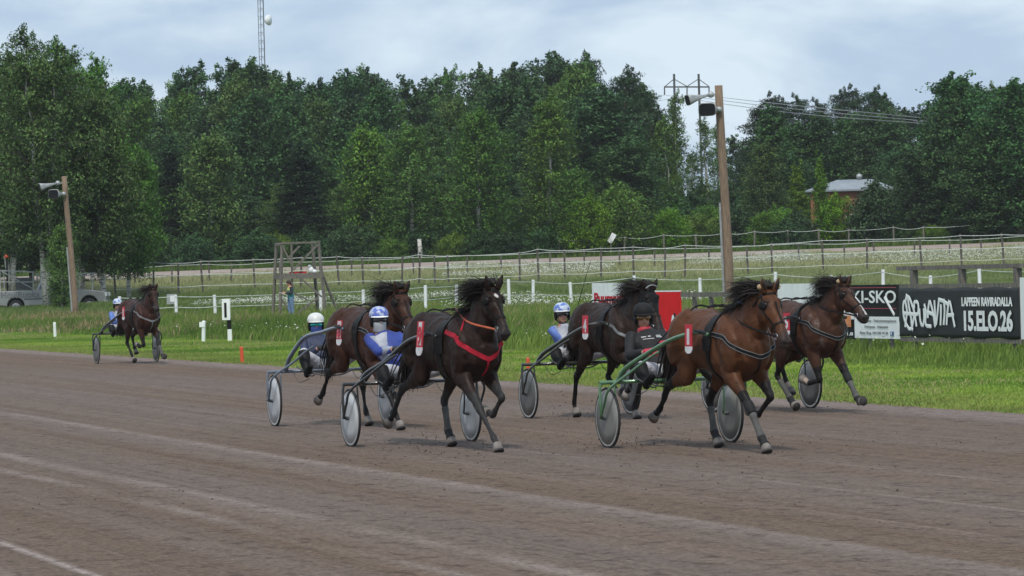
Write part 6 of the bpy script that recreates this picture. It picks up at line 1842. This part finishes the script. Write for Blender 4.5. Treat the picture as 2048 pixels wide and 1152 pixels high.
# 5 — right hand horse
ax = (3.30, 50.1); hp5 = team(ax, R(24), 1.27)
h5 = make_horse('dark brown horse with the red number 5 bib and foam flecks on its chest', hp5, R(27), POSE_M, (0.060, 0.026, 0.016), poll=(1.05, 1.76), headlen=.62, headang=R(39), yaw=R(14), scale=.97, tack='black', bib='5', bibx=.16, mane=1200, 
                foam=True, blaze='snip', socks=('LH', 'RF'), wrapg=('LF', 'RH'), plug=True)
make_sulky('black sulky with dark disc wheels behind the number 5 horse', ax, R(23), (0.02, 0.021, 0.022), (0.13, 0.125, 0.12), (0.60, 0.60, 0.60), arch=1.0)
d5 = make_driver('driver in a blue jacket mostly hidden behind the head of the leading brown horse', ax, R(23), JBL, TW, HBL, 'dark', (-.30, -.05), 1.56, None, look=(1, -.1, 0))
make_reins(h5, hp5, R(27), d5, ax, R(23), 'dark reins along the back of the number 5 horse', M_leather)
# 6 — far left
H6 = R(20); ax = (-9.25, 89.6); hp6 = team(ax, H6, 1.38)
h6 = make_horse('small dark reddish horse trotting alone far behind at left', hp6, R(27), POSE_M, (0.042, 0.017, 0.012), poll=(.93, 1.80), headlen=.58, headang=R(26), yaw=R(0), scale=1.0, tack='grey', bib='1', mane=350, wrapg=('LF',))
make_sulky('thin dark sulky with dark disc wheels far behind at left', ax, H6, (0.03, 0.03, 0.032), (0.13, 0.13, 0.13), (0.40, 0.40, 0.38), arch=1.0)
d6 = make_driver('driver in a light blue and white jacket far behind at left', ax, H6, JLB, TW, HBL2, 'dark', (-.35, -.10), 1.55, None, jacket2=JW, look=(1, -.2, 0), visor=M_bibw)
make_reins(h6, hp6, R(27), d6, ax, H6, 'dark reins on the small horse far behind at left', M_leather)

# whips: held by two drivers
def whip(dpos, dh, hand, tip, label):
    o = loc_world(dpos, dh, hand)
    q = MB(); tp_ = loc_world(dpos, dh, tip) - o
    q.tube(cr([np.zeros(3), tp_ * .5 + np.array([0, 0, .03]), tp_], 5), np.linspace(.007, .003, 11), 6)
    r_ = q.build('whip', M_leather, None, loc=tuple(o)); tag(r_, label, 'whip')
whip((0.86, 49.6), H22, d4['hands'][0], d4['hands'][0] + np.array([-.05, .30, .85]), 'thin black whip held upright by the driver with bare forearms')

# --- standing person by the tower
def make_stander():
    Yp = 171.0; xp = (581 - 1024.0) / 7500 * Yp
    rt = empty('person', (xp, Yp, float(terrain(xp, Yp)) - .02), R(198), 'woman with long dark hair in a teal vest and jeans standing by the lookout tower', 'person')
    rt.scale = (1.07,) * 3
    A = lambda *v: np.array(v, float); mb = MB()          # local +x = where she faces
    hips = A(0, 0, .90); nk = A(.03, 0, 1.42); C = A(.075, 0, 1.545)
    def legr(s, g, sx_): return [[0, s * .09, .92, .085 + g, .095 + g], [.01 + sx_ * .5, s * .095, .68, .072 + g, .078 + g], [.02 + sx_, s * .10, .48, .052 + g, .056 + g], [.0 + sx_, s * .10, .30, .048 + g, .054 + g], [-.01 + sx_, s * .10, .08, .033 + g, .037 + g]]
    tr_ = lambda g: [[0, 0, .86, .155 + g, .115 + g], [0, 0, .98, .160 + g, .118 + g], [.01, 0, 1.10, .135 + g, .100 + g], [.01, 0, 1.25, .160 + g, .115 + g], [.02, 0, 1.36, .155 + g, .085 + g], [.03, 0, 1.42, .06 + g, .06 + g]]
    capsule(mb, tr_(0), seg=18); mb.tube([nk - A(0, 0, .05), C], .05, 12); p, MM, fw, lf, up = make_head(mb, C, A(.9, 0, -.45), A(0, 0, 1))
    arms = []
    for s in (-1, 1):
        S = A(.02, s * .175, 1.36); El = A(.03, s * .22, 1.10); Hn = A(.26, s * .12, 1.13); arms.append((S, El, Hn))
        capsule(mb, [list(S) + [.052, .055], list((S + El) / 2) + [.044, .046], list(El) + [.037, .038], list((El + Hn) / 2) + [.034, .034], list(Hn) + [.023, .023]], side=(0, 1, .2))
        make_hand(mb, Hn, A(.9, -s * .2, .1), A(0, -s * .8, -.5), -s, .9)
    for s, sx_ in ((-1, .03), (1, -.05)): capsule(mb, legr(s, 0, sx_)); mb.loft(cr([[-.05 + sx_, s * .10, .05, .038, .04], [.08 + sx_, s * .11, .045, .042, .03], [.17 + sx_, s * .115, .035, .036, .02]], 3), seg=10)
    fuse(mb, 'body', M_skin, rt, .011, 2, .4)
    mt_ = mat("teal_vest", (0.02, 0.20, 0.20), .65, (0.015, 0.14, 0.15), 6); mblk = mat("black_sleeve", (0.02, 0.02, 0.022), .7); mj = mat("blue_jeans", (0.16, 0.25, 0.40), .8, (0.10, 0.17, 0.29), 6); my_ = mat("yellow_panel", (0.50, 0.55, 0.16), .6)
    q = MB(); capsule(q, tr_(.024)[:-1], seg=18); v_ = fuse(q, 'vest', [mt_, my_, M_bibw], rt, .012, 2, .4)
    for pl in v_.data.polygons:
        z_ = pl.center.z
        if 1.22 < z_ < 1.42 and pl.center.x > .03: pl.material_index = 1
        elif 1.36 < z_ and pl.center.x < .03: pl.material_index = 2
    q = MB()
    for S, El, Hn in arms: capsule(q, [list(S + A(0, 0, .01)) + [.066, .070], list((S + El) / 2) + [.057, .059], list(El) + [.050, .051], list((El + Hn) / 2) + [.045, .045], list(Hn - (Hn - El) * .1) + [.034, .034]], side=(0, 1, .2))
    fuse(q, 'sleeves', mblk, rt, .011, 2, .4)
    q = MB()
    for s, sx_ in ((-1, .03), (1, -.05)): capsule(q, legr(s, .014, sx_))
    capsule(q, [[0, 0, .84, .165, .125], [0, 0, .94, .172, .130]]); fuse(q, 'jeans', mj, rt, .011, 2, .4)
    q = MB(); q.ball(p(-.018, 0, .028), (.108, .092, .104), 16, 10, M=MM)
    q.loft(cr([list(p(-.06, 0, .03)) + [.075, .05], list(A(-.03, 0, 1.46)) + [.08, .045], list(A(-.085, 0, 1.34)) + [.075, .035], list(A(-.11, 0, 1.22)) + [.05, .022], list(A(-.12, 0, 1.15)) + [.02, .01]], 3), seg=12)
    fuse(q, 'hair', mat("dark_brown_hair", (0.035, 0.018, 0.012), .55), rt, .012, 2, .4)
    for s in (-1, 1):
        MB().loft(cr([[-.06 + (.03 if s < 0 else -.05), s * .10, .05, .046, .05], [.09 + (.03 if s < 0 else -.05), s * .11, .045, .048, .04], [.19 + (.03 if s < 0 else -.05), s * .115, .035, .040, .03]], 3), seg=10).build('shoe', M_black, rt, True)
    o = MB().box((0, 0, 0), (.22, .30, .015), M=Matrix.Rotation(R(-25), 3, 'Y')).build('clipboard', M_white, None)
    a = R(198); w = (xp + .40 * math.cos(a), Yp + .40 * math.sin(a), float(terrain(xp, Yp)) + 1.15); o.location = w; o.rotation_euler = (0, 0, a)
    tag(o, 'white clipboard held by the woman in the teal vest', 'clipboard')
make_stander()

# ------------------------------------------------------------------ thin summer haze
HZ = bpy.data.materials.new("haze_air"); HZ.use_nodes = True
hn, hl = HZ.node_tree.nodes, HZ.node_tree.links
hn.clear(); ho = hn.new('ShaderNodeOutputMaterial'); hv = hn.new('ShaderNodeVolumePrincipled')
hv.inputs['Color'].default_value = (0.92, 0.96, 1.0, 1); hv.inputs['Density'].default_value = 0.00013
hl.new(hv.outputs[0], ho.inputs['Volume'])
hz = MB().box((0, 400, 29), (560, 900, 62)).build('haze', HZ)
tag(hz, 'thin pale summer haze over the racecourse', 'haze', kind='stuff')
